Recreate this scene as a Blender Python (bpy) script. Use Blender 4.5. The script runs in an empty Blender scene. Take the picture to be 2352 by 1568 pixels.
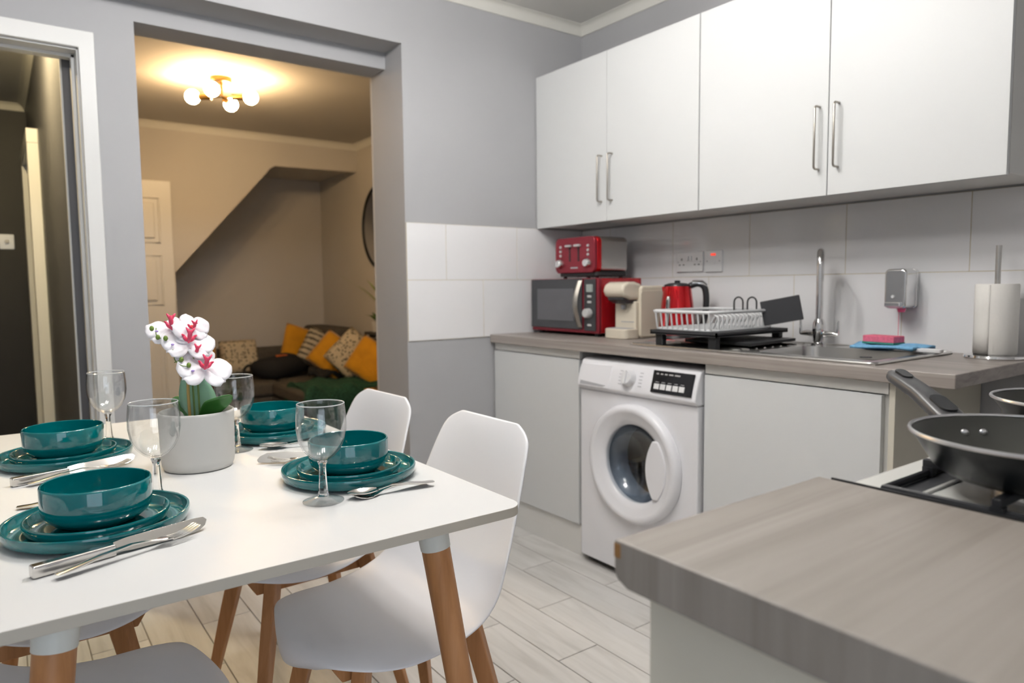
import bpy, bmesh, math, random
from mathutils import Vector, Matrix
random.seed(7)
PI = math.pi
SC = bpy.context.scene
COL = SC.collection

# ------------------------------------------------------------------ camera
cam_d = bpy.data.cameras.new('camera')
cam = bpy.data.objects.new('camera', cam_d); COL.objects.link(cam)
cam_d.sensor_width = 36.0
cam_d.lens = 1605.0 / 2352.0 * 36.0
cam_d.clip_start = 0.02
R_ = Vector((0.8050442, -0.5931265, -0.0102376))
U_ = Vector((0.0548737, 0.0572735, 0.9968494))
F_ = Vector((0.5906714, 0.8030696, -0.0786547))
m = Matrix.Identity(4)
for i in range(3):
    m[i][0] = R_[i]; m[i][1] = U_[i]; m[i][2] = -F_[i]
m[0][3], m[1][3], m[2][3] = -2.4985, -2.7652, 1.1371
cam.matrix_world = m
cam_d.dof.use_dof = True
cam_d.dof.focus_distance = 1.27
cam_d.dof.aperture_fstop = 4.0
SC.camera = cam

# ------------------------------------------------------------------ world, daylight, exposure
w = bpy.data.worlds.new('sky'); SC.world = w; w.use_nodes = True
bg = w.node_tree.nodes['Background']
bg.inputs[0].default_value = (0.62, 0.76, 1.0, 1); bg.inputs[1].default_value = 1.0
def area(name, loc, size, energy, col, rot):
    d = bpy.data.lights.new(name, 'AREA'); d.shape = 'RECTANGLE'; d.size, d.size_y = size
    d.energy = energy; d.color = col
    o = bpy.data.objects.new(name, d); COL.objects.link(o); o.location = loc; o.rotation_euler = rot
    return o
# daylight coming in through the window behind the camera
area('window_daylight', (-2.95, -4.26, 1.15), (1.5, 1.95), 16, (0.88, 0.94, 1.0), (PI/2, 0, 0))
SC.view_settings.view_transform = 'Standard'
SC.view_settings.look = 'None'
SC.view_settings.gamma = 1.0
SC.view_settings.use_curve_mapping = False
SC.view_settings.exposure = -0.08
SC.cycles.max_bounces = 8; SC.cycles.diffuse_bounces = 3; SC.cycles.glossy_bounces = 3; SC.cycles.transmission_bounces = 8
SC.cycles.use_adaptive_sampling = True; SC.cycles.adaptive_threshold = 0.1; SC.cycles.adaptive_min_samples = 16
SC.cycles.caustics_reflective = False
KITCHEN_BULB = 172.0
LIVING_BULB = 165.0

# ------------------------------------------------------------------ materials
def new_mat(name):
    mt = bpy.data.materials.new(name); mt.use_nodes = True
    return mt, mt.node_tree, mt.node_tree.nodes['Principled BSDF']
def mat(name, col, rough=0.5, metal=0.0, coat=0.0, spec=0.5, trans=0.0, ior=1.45, emit=None, es=0.0, var=0.0, vscale=8.0, bump=0.0, bscale=60.0, sheen=0.0, coat_rough=0.05):
    mt, nt, b = new_mat(name)
    b.inputs['Base Color'].default_value = (*col, 1)
    b.inputs['Roughness'].default_value = rough
    b.inputs['Metallic'].default_value = metal
    b.inputs['Coat Weight'].default_value = coat
    b.inputs['Coat Roughness'].default_value = coat_rough
    b.inputs['Specular IOR Level'].default_value = spec
    b.inputs['Transmission Weight'].default_value = trans
    b.inputs['IOR'].default_value = ior
    if sheen: b.inputs['Sheen Weight'].default_value = sheen
    if emit:
        b.inputs['Emission Color'].default_value = (*emit, 1); b.inputs['Emission Strength'].default_value = es
    tc = None
    if var or bump:
        tc = nt.nodes.new('ShaderNodeTexCoord')
    if var:
        n = nt.nodes.new('ShaderNodeTexNoise'); n.inputs['Scale'].default_value = vscale; n.inputs['Detail'].default_value = 5
        nt.links.new(tc.outputs['Object'], n.inputs['Vector'])
        r = nt.nodes.new('ShaderNodeValToRGB')
        r.color_ramp.elements[0].position = 0.3; r.color_ramp.elements[1].position = 0.7
        r.color_ramp.elements[0].color = (*[c*(1-var) for c in col], 1)
        r.color_ramp.elements[1].color = (*[min(1, c*(1+var)) for c in col], 1)
        nt.links.new(n.outputs['Fac'], r.inputs[0]); nt.links.new(r.outputs[0], b.inputs['Base Color'])
    if bump:
        n = nt.nodes.new('ShaderNodeTexNoise'); n.inputs['Scale'].default_value = bscale; n.inputs['Detail'].default_value = 3
        nt.links.new(tc.outputs['Object'], n.inputs['Vector'])
        bp = nt.nodes.new('ShaderNodeBump'); bp.inputs['Strength'].default_value = bump; bp.inputs['Distance'].default_value = 0.002
        nt.links.new(n.outputs['Fac'], bp.inputs['Height']); nt.links.new(bp.outputs[0], b.inputs['Normal'])
    return mt
def streaks(name, cols, scale, rough=0.5, rot=(0, 0, 0), detail=6, distort=0.6, perobj=0.0, bump=0.0, lo=0.3, hi=0.72, spec=0.5, fine=True):
    """wood-like streaks: noise stretched along one axis (scale is per axis)"""
    mt, nt, b = new_mat(name)
    tc = nt.nodes.new('ShaderNodeTexCoord'); mp = nt.nodes.new('ShaderNodeMapping')
    mp.inputs['Scale'].default_value = scale; mp.inputs['Rotation'].default_value = rot
    nt.links.new(tc.outputs['Object'], mp.inputs['Vector'])
    vec = mp.outputs[0]
    oi = nt.nodes.new('ShaderNodeObjectInfo')
    if perobj:
        ad = nt.nodes.new('ShaderNodeVectorMath'); ad.operation = 'ADD'
        mu = nt.nodes.new('ShaderNodeMath'); mu.operation = 'MULTIPLY'; mu.inputs[1].default_value = 37.0
        nt.links.new(oi.outputs['Random'], mu.inputs[0]); nt.links.new(vec, ad.inputs[0]); nt.links.new(mu.outputs[0], ad.inputs[1])
        vec = ad.outputs[0]
    n = nt.nodes.new('ShaderNodeTexNoise'); n.inputs['Scale'].default_value = 1.0; n.inputs['Detail'].default_value = detail
    n.inputs['Distortion'].default_value = distort; n.inputs['Roughness'].default_value = 0.6
    nt.links.new(vec, n.inputs['Vector'])
    r = nt.nodes.new('ShaderNodeValToRGB')
    while len(r.color_ramp.elements) < len(cols): r.color_ramp.elements.new(0.5)
    for i, c in enumerate(cols):
        r.color_ramp.elements[i].position = lo + (hi-lo)*i/(len(cols)-1)
        r.color_ramp.elements[i].color = (*c, 1)
    nt.links.new(n.outputs['Fac'], r.inputs[0])
    out = r.outputs[0]
    if perobj:
        mr = nt.nodes.new('ShaderNodeMapRange'); mr.inputs[3].default_value = 1-perobj; mr.inputs[4].default_value = 1+perobj
        nt.links.new(oi.outputs['Random'], mr.inputs[0])
        mx = nt.nodes.new('ShaderNodeVectorMath'); mx.operation = 'SCALE'
        nt.links.new(out, mx.inputs[0]); nt.links.new(mr.outputs[0], mx.inputs['Scale']); out = mx.outputs[0]
    nt.links.new(out, b.inputs['Base Color'])
    b.inputs['Roughness'].default_value = rough; b.inputs['Specular IOR Level'].default_value = spec
    if bump:
        bp = nt.nodes.new('ShaderNodeBump'); bp.inputs['Strength'].default_value = bump; bp.inputs['Distance'].default_value = 0.001
        nt.links.new(n.outputs['Fac'], bp.inputs['Height']); nt.links.new(bp.outputs[0], b.inputs['Normal'])
    return mt
M = {}
M['wall'] = mat('grey_wall_paint', (0.42, 0.422, 0.435), 0.7, var=0.02, vscale=2, bump=0.06, bscale=90)
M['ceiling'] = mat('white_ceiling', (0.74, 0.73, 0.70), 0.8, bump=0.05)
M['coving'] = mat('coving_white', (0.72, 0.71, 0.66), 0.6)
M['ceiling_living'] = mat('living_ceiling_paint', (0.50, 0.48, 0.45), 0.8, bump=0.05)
M['living_wall'] = mat('living_wall_paint', (0.57, 0.545, 0.51), 0.75, var=0.02, vscale=2, bump=0.05)
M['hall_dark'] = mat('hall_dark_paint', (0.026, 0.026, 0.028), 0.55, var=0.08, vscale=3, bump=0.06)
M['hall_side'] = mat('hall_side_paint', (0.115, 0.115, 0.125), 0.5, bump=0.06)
M['gloss_trim'] = mat('white_gloss_trim', (0.74, 0.74, 0.73), 0.3)
M['carpet'] = mat('grey_carpet', (0.12, 0.12, 0.125), 0.95, var=0.2, vscale=200)
M['grout'] = mat('floor_grout', (0.33, 0.31, 0.28), 0.9)
M['plank'] = streaks('grey_wood_tile', [(0.54, 0.525, 0.50), (0.66, 0.645, 0.62), (0.72, 0.705, 0.685)], (22, 2.2, 6), 0.42, perobj=0.05, bump=0.05)
M['tilegrout'] = mat('tile_grout', (0.60, 0.53, 0.38), 0.8)
M['walltile'] = mat('white_glazed_tile', (0.85, 0.845, 0.855), 0.09, spec=0.55)
M['cabwhite'] = mat('white_laminate', (0.70, 0.71, 0.71), 0.45, spec=0.35)
M['cabbody'] = mat('white_carcass', (0.76, 0.75, 0.72), 0.42)
M['endpanel'] = mat('ivory_end_panel', (0.66, 0.625, 0.53), 0.45)
M['worktop'] = streaks('grey_oak_laminate', [(0.20, 0.172, 0.152), (0.335, 0.298, 0.272), (0.41, 0.372, 0.345)], (9, 0.55, 30), 0.42, distort=1.2, lo=0.24, hi=0.78)
M['worktop_x'] = streaks('grey_oak_laminate_crosswise', [(0.205, 0.178, 0.155), (0.285, 0.255, 0.226), (0.345, 0.313, 0.282)], (1.2, 34, 2.0), 0.42, distort=0.8, lo=0.22, hi=0.8)
M['brass_end'] = mat('brown_core', (0.30, 0.15, 0.05), 0.6)
M['steel'] = mat('brushed_steel', (0.62, 0.61, 0.59), 0.28, 1.0)
M['satin'] = mat('satin_nickel', (0.40, 0.37, 0.33), 0.35, 1.0)
M['chrome'] = mat('chrome', (0.78, 0.78, 0.78), 0.06, 1.0)
M['cutlery'] = mat('polished_cutlery', (0.66, 0.64, 0.61), 0.14, 1.0)
M['white_plastic'] = mat('white_plastic', (0.80, 0.80, 0.81), 0.33)
M['appliance'] = mat('white_enamel', (0.84, 0.84, 0.87), 0.25)
M['knob_white'] = mat('knob_white', (0.72, 0.72, 0.74), 0.3)
M['grey_mark'] = mat('grey_marking', (0.40, 0.40, 0.42), 0.6)
M['black_gloss'] = mat('black_gloss', (0.012, 0.013, 0.016), 0.08)
M['black_plastic'] = mat('black_plastic', (0.022, 0.023, 0.025), 0.4)
M['dark_plastic'] = mat('charcoal_plastic', (0.045, 0.046, 0.05), 0.38)
M['seal'] = mat('door_seal_grey', (0.24, 0.27, 0.32), 0.35)
M['drum'] = mat('drum_steel', (0.10, 0.098, 0.092), 0.38, 0.6)
def thin_glass(name, tint, k):
    mt, nt, b = new_mat(name)
    b.inputs['Base Color'].default_value = (*tint, 1); b.inputs['Roughness'].default_value = 0.0
    b.inputs['Transmission Weight'].default_value = 1.0; b.inputs['IOR'].default_value = 1.45
    tr = nt.nodes.new('ShaderNodeBsdfTransparent'); tr.inputs[0].default_value = (*tint, 1)
    gl = nt.nodes.new('ShaderNodeBsdfGlossy'); gl.inputs['Roughness'].default_value = 0.02
    lw = nt.nodes.new('ShaderNodeLayerWeight'); lw.inputs[0].default_value = 0.5
    pw = nt.nodes.new('ShaderNodeMath'); pw.operation = 'POWER'; pw.inputs[1].default_value = 2.6
    fr = nt.nodes.new('ShaderNodeMath'); fr.operation = 'MULTIPLY_ADD'; fr.inputs[1].default_value = 0.75; fr.inputs[2].default_value = 0.055
    nt.links.new(lw.outputs['Facing'], pw.inputs[0]); nt.links.new(pw.outputs[0], fr.inputs[0])
    m1 = nt.nodes.new('ShaderNodeMixShader'); m2 = nt.nodes.new('ShaderNodeMixShader'); m2.inputs[0].default_value = k
    nt.links.new(fr.outputs[0], m1.inputs[0]); nt.links.new(tr.outputs[0], m1.inputs[1]); nt.links.new(gl.outputs[0], m1.inputs[2])
    nt.links.new(m1.outputs[0], m2.inputs[1]); nt.links.new(b.outputs[0], m2.inputs[2])
    nt.links.new(m2.outputs[0], nt.nodes['Material Output'].inputs['Surface'])
    return mt
M['glass'] = thin_glass('clear_thin_glass', (0.985, 0.99, 0.99), 0.0)
M['glass_rim_glint'] = mat('glass_rim_glint', (0.93, 0.95, 0.96), 0.08, trans=0.55, ior=1.45, spec=0.8)  # bright rim highlight put into the colour of otherwise clear glass
M['glass_solid'] = mat('clear_solid_glass', (1, 1, 1), 0.0, trans=1.0, ior=1.45)
M['porthole'] = thin_glass('porthole_glass', (0.86, 0.89, 0.92), 0.08)
M['smoke_glass'] = mat('smoked_glass', (0.055, 0.057, 0.062), 0.07)
M['mw_window'] = mat('microwave_window', (0.12, 0.12, 0.13), 0.16)
M['red'] = mat('red_lacquer', (0.42, 0.008, 0.014), 0.22, 0.25, coat=0.6)
M['redpanel'] = mat('red_satin', (0.25, 0.022, 0.036), 0.32, 0.35)
M['redmetal'] = mat('red_metallic', (0.62, 0.006, 0.012), 0.2, 0.75, coat=0.5)
M['cream'] = mat('cream_plastic', (0.72, 0.65, 0.53), 0.33)
M['lcd'] = mat('lcd', (0.34, 0.38, 0.36), 0.3)
M['button'] = mat('silver_button', (0.6, 0.6, 0.6), 0.35, 0.3)
M['neon'] = mat('red_neon', (0.8, 0.05, 0.03), 0.4, emit=(1, 0.05, 0.02), es=1.2)
M['hole'] = mat('socket_hole', (0.03, 0.03, 0.03), 0.7)
M['rack_white'] = mat('rack_white_wire', (0.72, 0.73, 0.74), 0.35)
M['pink_sponge'] = mat('pink_sponge', (0.80, 0.17, 0.26), 0.9, var=0.12, vscale=150, bump=0.5, bscale=300)
M['green_scour'] = mat('green_scour', (0.05, 0.26, 0.20), 0.95)
M['blue_cloth'] = mat('blue_cloth', (0.22, 0.50, 0.78), 0.9, var=0.1, vscale=90, bump=0.4, bscale=250)
M['pink_soap'] = mat('pink_soap', (0.8, 0.12, 0.25), 0.3)
M['paper'] = mat('paper_towel', (0.82, 0.80, 0.76), 0.95, bump=0.35, bscale=140)
M['table'] = mat('white_table_top', (0.66, 0.657, 0.65), 0.42, spec=0.4)
M['table_edge'] = mat('table_edge', (0.50, 0.46, 0.39), 0.5)
M['socket_cap'] = mat('leg_socket_white', (0.66, 0.67, 0.63), 0.4)
M['beech'] = streaks('beech_wood', [(0.36, 0.155, 0.052), (0.47, 0.215, 0.08), (0.55, 0.27, 0.115)], (38, 38, 2.5), 0.42, distort=0.5)
M['shell'] = mat('white_chair_plastic', (0.86, 0.855, 0.875), 0.38)
M['teal'] = mat('teal_glaze', (0.0, 0.135, 0.145), 0.07, coat=0.5, spec=0.6, var=0.06, vscale=12)
M['pot'] = mat('matt_white_pot', (0.60, 0.585, 0.555), 0.75)
M['soil'] = mat('moss_soil', (0.07, 0.05, 0.03), 0.95, bump=0.6)
M['petal'] = mat('orchid_petal', (0.86, 0.83, 0.86), 0.5, sheen=0.2)
M['lip'] = mat('orchid_lip', (0.82, 0.07, 0.15), 0.45, var=0.3, vscale=40)
M['lip_orange'] = mat('orchid_lip_orange', (0.90, 0.16, 0.10), 0.45)
M['purple'] = mat('orchid_purple', (0.38, 0.27, 0.62), 0.5)
M['bud'] = mat('bud_green', (0.14, 0.22, 0.035), 0.5)
M['stem'] = mat('stem_green', (0.12, 0.20, 0.04), 0.5)
M['stick'] = mat('bamboo_stick', (0.48, 0.33, 0.10), 0.55)
M['leaf_pale'] = streaks('leaf_pale', [(0.30, 0.52, 0.40), (0.20, 0.42, 0.20)], (8, 8, 14), 0.38)
M['leaf_dark'] = streaks('leaf_dark', [(0.02, 0.10, 0.015), (0.05, 0.20, 0.035)], (10, 10, 8), 0.3)
M['hob_white'] = mat('hob_enamel', (0.76, 0.76, 0.72), 0.2)
M['cast'] = mat('cast_iron', (0.025, 0.026, 0.03), 0.5)
M['pan_out'] = mat('pan_outer', (0.008, 0.010, 0.012), 0.3, spec=0.35)
M['pan_in'] = mat('pan_nonstick', (0.055, 0.055, 0.048), 0.45)
M['pan_rim'] = mat('pan_rim', (0.70, 0.70, 0.72), 0.28, 1.0)
M['handle_grey'] = mat('pan_handle', (0.065, 0.065, 0.068), 0.36)
M['brass'] = mat('aged_brass', (0.22, 0.13, 0.04), 0.35, 1.0)
M['sofa'] = mat('grey_sofa', (0.085, 0.075, 0.062), 0.9, var=0.15, vscale=60, bump=0.3, bscale=200)
M['mustard'] = mat('mustard_velvet', (0.66, 0.30, 0.004), 0.8, var=0.12, vscale=8, sheen=0.3)
M['black_cloth'] = mat('black_cloth', (0.012, 0.012, 0.013), 0.85, bump=0.4, bscale=30)
M['orange_mark'] = mat('orange_strap', (0.55, 0.12, 0.02), 0.7)
M['throw'] = mat('green_throw', (0.014, 0.062, 0.036), 0.95, var=0.45, vscale=70, bump=0.8, bscale=120)
M['pine'] = streaks('pine_wood', [(0.42, 0.22, 0.06), (0.55, 0.32, 0.10)], (30, 30, 4), 0.5)
M['mirror'] = mat('mirror', (0.72, 0.72, 0.72), 0.02, 1.0)
M['fern'] = mat('fern_green', (0.08, 0.17, 0.02), 0.5)
M['fern_pale'] = mat('fern_pale', (0.22, 0.30, 0.03), 0.5)
M['switch_plate'] = mat('switch_steel', (0.45, 0.45, 0.44), 0.3, 0.6)
M['bulb'] = mat('warm_bulb', (1, 0.9, 0.75), 0.4, emit=(1.0, 0.67, 0.34), es=LIVING_BULB)
M['bulb_k'] = mat('neutral_bulb', (1, 0.97, 0.92), 0.4, emit=(1.0, 0.975, 0.945), es=KITCHEN_BULB)
M['bulb_h'] = mat('hall_bulb', (1, 0.9, 0.75), 0.4, emit=(1.0, 0.78, 0.42), es=700.0)
def cream_pattern():
    mt, nt, b = new_mat('cream_black_pattern')
    tc = nt.nodes.new('ShaderNodeTexCoord'); v = nt.nodes.new('ShaderNodeTexVoronoi')
    v.inputs['Scale'].default_value = 40; v.feature = 'F1'; v.inputs['Randomness'].default_value = 0.7
    nt.links.new(tc.outputs['Object'], v.inputs['Vector'])
    r = nt.nodes.new('ShaderNodeValToRGB'); r.color_ramp.elements[0].position = 0.27; r.color_ramp.elements[1].position = 0.40
    r.color_ramp.elements[0].color = (0.05, 0.045, 0.035, 1); r.color_ramp.elements[1].color = (0.58, 0.50, 0.36, 1)
    nt.links.new(v.outputs['Distance'], r.inputs[0]); nt.links.new(r.outputs[0], b.inputs['Base Color'])
    b.inputs['Roughness'].default_value = 0.95
    return mt
def cream_stripe():
    mt, nt, b = new_mat('cream_black_stripe')
    tc = nt.nodes.new('ShaderNodeTexCoord'); v = nt.nodes.new('ShaderNodeTexWave'); v.bands_direction = 'Y'
    v.inputs['Scale'].default_value = 6; v.inputs['Distortion'].default_value = 1.5; v.inputs['Detail Scale'].default_value = 8
    nt.links.new(tc.outputs['Object'], v.inputs['Vector'])
    r = nt.nodes.new('ShaderNodeValToRGB'); r.color_ramp.elements[0].position = 0.25; r.color_ramp.elements[1].position = 0.4
    r.color_ramp.elements[0].color = (0.10, 0.09, 0.07, 1); r.color_ramp.elements[1].color = (0.52, 0.45, 0.33, 1)
    nt.links.new(v.outputs[0], r.inputs[0]); nt.links.new(r.outputs[0], b.inputs['Base Color'])
    b.inputs['Roughness'].default_value = 0.95
    return mt
M['cream_pattern'] = cream_pattern(); M['cream_stripe'] = cream_stripe()

# ------------------------------------------------------------------ mesh helpers
def B(): return bmesh.new()
def box(bm, x0, x1, y0, y1, z0, z1):
    v = [bm.verts.new(p) for p in ((x0,y0,z0),(x1,y0,z0),(x1,y1,z0),(x0,y1,z0),(x0,y0,z1),(x1,y0,z1),(x1,y1,z1),(x0,y1,z1))]
    for f in ((0,3,2,1),(4,5,6,7),(0,1,5,4),(1,2,6,5),(2,3,7,6),(3,0,4,7)): bm.faces.new([v[i] for i in f])
    return bm
def prism(bm, poly, a, b, axis='z'):
    """extrude a 2D polygon between a and b along axis; poly coords are the two other axes in order"""
    def P(u, v, t):
        return {'z': (u, v, t), 'y': (u, t, v), 'x': (t, u, v)}[axis]
    lo = [bm.verts.new(P(u, v, a)) for u, v in poly]; hi = [bm.verts.new(P(u, v, b)) for u, v in poly]
    n = len(poly)
    bm.faces.new(lo); bm.faces.new(hi[::-1])
    for i in range(n): bm.faces.new((lo[i], hi[i], hi[(i+1) % n], lo[(i+1) % n]))
    return bm
def lathe(bm, prof, n=48, c=(0, 0, 0)):
    rings = []
    for r, z in prof:
        if r < 1e-6: rings.append([bm.verts.new((c[0], c[1], c[2]+z))])
        else: rings.append([bm.verts.new((c[0]+r*math.cos(2*PI*i/n), c[1]+r*math.sin(2*PI*i/n), c[2]+z)) for i in range(n)])
    for a, b in zip(rings, rings[1:]):
        for i in range(n):
            j = (i+1) % n
            q = [a[i % len(a)], a[j % len(a)], b[j % len(b)], b[i % len(b)]]
            u = []
            for x in q:
                if x not in u: u.append(x)
            if len(u) > 2:
                try: bm.faces.new(u)
                except ValueError: pass
    return bm
def tube(bm, pts, r, n=8, closed=False, caps=True):
    pts = [Vector(p) for p in pts]
    rs = r if isinstance(r, (list, tuple)) else [r]*len(pts)
    N = len(pts); rings = []
    t0 = (pts[1]-pts[0]).normalized()
    ref = Vector((0, 0, 1)) if abs(t0.z) < 0.9 else Vector((1, 0, 0))
    nrm = (ref - t0*ref.dot(t0)).normalized()
    for i in range(N):
        if closed: t = (pts[(i+1) % N]-pts[i-1]).normalized()
        elif i == 0: t = t0
        elif i == N-1: t = (pts[-1]-pts[-2]).normalized()
        else: t = ((pts[i+1]-pts[i]).normalized()+(pts[i]-pts[i-1]).normalized()).normalized()
        nrm = (nrm - t*nrm.dot(t)).normalized(); bi = t.cross(nrm)
        rings.append([bm.verts.new(pts[i]+(nrm*math.cos(2*PI*k/n)+bi*math.sin(2*PI*k/n))*rs[i]) for k in range(n)])
    rng = range(N) if closed else range(N-1)
    for i in rng:
        a, b = rings[i], rings[(i+1) % N]
        for k in range(n): bm.faces.new((a[k], a[(k+1) % n], b[(k+1) % n], b[k]))
    if caps and not closed:
        bm.faces.new(rings[0][::-1]); bm.faces.new(rings[-1])
    return bm
def sphere(bm, c, r, u=16, v=10, s=(1, 1, 1)):
    mtx = Matrix.Translation(c) @ Matrix.Diagonal((r*s[0], r*s[1], r*s[2], 1))
    bmesh.ops.create_uvsphere(bm, u_segments=u, v_segments=v, radius=1, matrix=mtx)
    return bm
def grid(bm, f, nu, nv):
    g = [[bm.verts.new(f(i/(nu-1), j/(nv-1))) for j in range(nv)] for i in range(nu)]
    for i in range(nu-1):
        for j in range(nv-1): bm.faces.new((g[i][j], g[i+1][j], g[i+1][j+1], g[i][j+1]))
    return bm
def rrect(x0, x1, y0, y1, r, n=6):
    out = []
    for cx, cy, a0 in ((x1-r, y1-r, 0), (x0+r, y1-r, 90), (x0+r, y0+r, 180), (x1-r, y0+r, 270)):
        for k in range(n+1):
            a = math.radians(a0+90*k/n); out.append((cx+r*math.cos(a), cy+r*math.sin(a)))
    return out
def catmull(pts, per=6):
    out = []
    P = [Vector(p) for p in pts]
    for i in range(len(P)-1):
        p0 = P[max(i-1, 0)]; p1 = P[i]; p2 = P[i+1]; p3 = P[min(i+2, len(P)-1)]
        for k in range(per):
            t = k/per
            out.append(0.5*((2*p1)+(p2-p0)*t+(2*p0-5*p1+4*p2-p3)*t*t+(3*p1-p0-3*p2+p3)*t**3))
    out.append(P[-1]); return out
def finish(ob, mtl, smooth, bevel, seg, solid, subs, angle):
    me = ob.data
    if mtl:
        for q in (mtl if isinstance(mtl, (list, tuple)) else [mtl]): me.materials.append(M[q])
    if smooth or bevel:
        for p in me.polygons: p.use_smooth = True
        if smooth and not bevel: me.set_sharp_from_angle(angle=math.radians(angle))
    if solid:
        s = ob.modifiers.new('solid', 'SOLIDIFY'); s.thickness = solid; s.offset = 0
    if subs:
        s = ob.modifiers.new('subsurf', 'SUBSURF'); s.levels = subs; s.render_levels = subs
    if bevel:
        me.set_sharp_from_angle(angle=math.radians(30)) if not smooth else None
        s = ob.modifiers.new('bevel', 'BEVEL'); s.width = bevel; s.segments = seg; s.limit_method = 'ANGLE'
        s.angle_limit = math.radians(35); s.harden_normals = True
def obj(name, bm, mtl=None, parent=None, smooth=False, bevel=0.0, seg=2, solid=0.0, subs=0, angle=35, loc=None, rot=None, recalc=True, kind=None, label=None):
    if recalc: bmesh.ops.recalc_face_normals(bm, faces=bm.faces[:])
    me = bpy.data.meshes.new(name); bm.to_mesh(me); bm.free()
    ob = bpy.data.objects.new(name, me); COL.objects.link(ob)
    finish(ob, mtl, smooth, bevel, seg, solid, subs, angle)
    if parent is not None: ob.parent = parent
    if loc is not None: ob.location = loc
    if rot is not None: ob.rotation_euler = rot
    if kind: ob['kind'] = kind
    if label: ob['label'] = label
    return ob
def thing(name, label, cat, loc=(0, 0, 0), rz=0.0, group=None):
    o = bpy.data.objects.new(name, None); COL.objects.link(o); o.empty_display_size = 0.05
    o.location = loc; o.rotation_euler = (0, 0, rz)
    return tag(o, label, cat, group)
def tag(o, label, cat, group=None):
    o['label'] = label; o['category'] = cat
    if group: o['group'] = group
    return o
def struct(o): o['kind'] = 'structure'; return o
def sthing(name, loc=(0, 0, 0)):
    o = bpy.data.objects.new(name, None); COL.objects.link(o); o.empty_display_size = 0.05; o.location = loc
    return struct(o)
def dup(o, label, loc=None, rz=None, parent=None):
    def cp(s, par):
        c = s.copy(); COL.objects.link(c); c.parent = par
        for ch in list(s.children): cp(ch, c)
        return c
    c = cp(o, parent)
    if label: c['label'] = label
    if loc is not None: c.location = loc
    if rz is not None: c.rotation_euler = (0, 0, rz)
    return c
def lk(mesh_ob, name, parent, loc=None, rot=None):
    """another piece sharing the mesh of mesh_ob"""
    c = mesh_ob.copy(); c.name = name; COL.objects.link(c); c.parent = parent
    if loc is not None: c.location = loc
    if rot is not None: c.rotation_euler = rot
    return c

# ================================================================== ROOM SHELL
ZC = 2.455
OX, OL = -1.039, -2.042          # right and left edges of the wide opening
E1, E2 = 0.159, 0.300            # set-back wall face / living room face
XL, YB = -3.75, -4.30            # kitchen left wall, back wall
XR = 0.215                       # living room right wall
YF, YA = 3.29, 4.20              # stair front wall, alcove back wall

floor = struct(obj('floor', box(B(), XL, 0.1, YB, E2, -0.06, -0.004), 'grout'))
PW, PL = 0.1625, 0.61
plank_mesh = None
for k in range(-5, 19):
    xa = -0.695 - k*PW
    if xa-PW < XL or xa > 0.05: continue
    off = 0.0 if k % 2 == 0 else PL/2
    for j in range(-7, 3):
        yc = -0.587 - PL/2 + off + j*PL
        if yc+PL/2 < -3.0 or yc-PL/2 > 0.31: continue
        if xa < -2.9: continue
        if plank_mesh is None:
            plank_mesh = obj('floor_plank', box(B(), -PW/2+0.0015, PW/2-0.0015, -PL/2+0.0015, PL/2-0.0015, -0.008, 0.0), 'plank', floor, bevel=0.0012, seg=1)
            plank_mesh.location = (xa-PW/2, yc, 0)
        else: lk(plank_mesh, 'floor_plank', floor, (xa-PW/2, yc, 0))

struct(obj('ceiling', box(B(), XL-0.1, 0.12, YB-0.1, E1, ZC, ZC+0.1), 'ceiling'))
# right wall (behind the sink run) with its tiles
wall_right = struct(obj('wall_right', box(B(), 0.0, 0.12, YB, 0.0, 0, ZC), 'wall'))
TZ0, TZJ, TZ1 = 0.9083, 1.1693, 1.4216
tbm = {}
def tile(parent, cx, cy, cz, sx, sz, facing):
    key = (round(sx, 4), round(sz, 4), facing)
    if facing == 'x': b = lambda: box(B(), -0.005, 0.004, -sx/2+0.001, sx/2-0.001, -sz/2+0.001, sz/2-0.001)
    else: b = lambda: box(B(), -sx/2+0.001, sx/2-0.001, -0.005, 0.004, -sz/2+0.001, sz/2-0.001)
    if key not in tbm: tbm[key] = obj('wall_tile', b(), 'walltile', parent, bevel=0.0012, seg=2); tbm[key].location = (cx, cy, cz)
    else: lk(tbm[key], 'wall_tile', parent, (cx, cy, cz))
obj('tile_grout', box(B(), -0.0048, 0.002, -2.95, 0.0, TZ0-0.02, TZ1), 'tilegrout', wall_right)
def row_joints(joints, lo, hi):
    js = [lo]+[j for j in joints if lo+0.01 < j < hi-0.01]+[hi]
    return list(zip(js, js[1:]))
upper = sorted(-(0.619+0.404*k) for k in range(-1, 6)); lower = sorted(-(0.619+0.202+0.404*k) for k in range(-2, 6))
for a, b in row_joints(upper, -2.95, 0.0): tile(wall_right, -0.001, (a+b)/2, (TZJ+TZ1)/2, b-a, TZ1-TZJ, 'x')
for a, b in row_joints(lower, -2.95, 0.0): tile(wall_right, -0.001, (a+b)/2, (TZ0+TZJ)/2-0.01, b-a, TZJ-TZ0+0.02, 'x')
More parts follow.
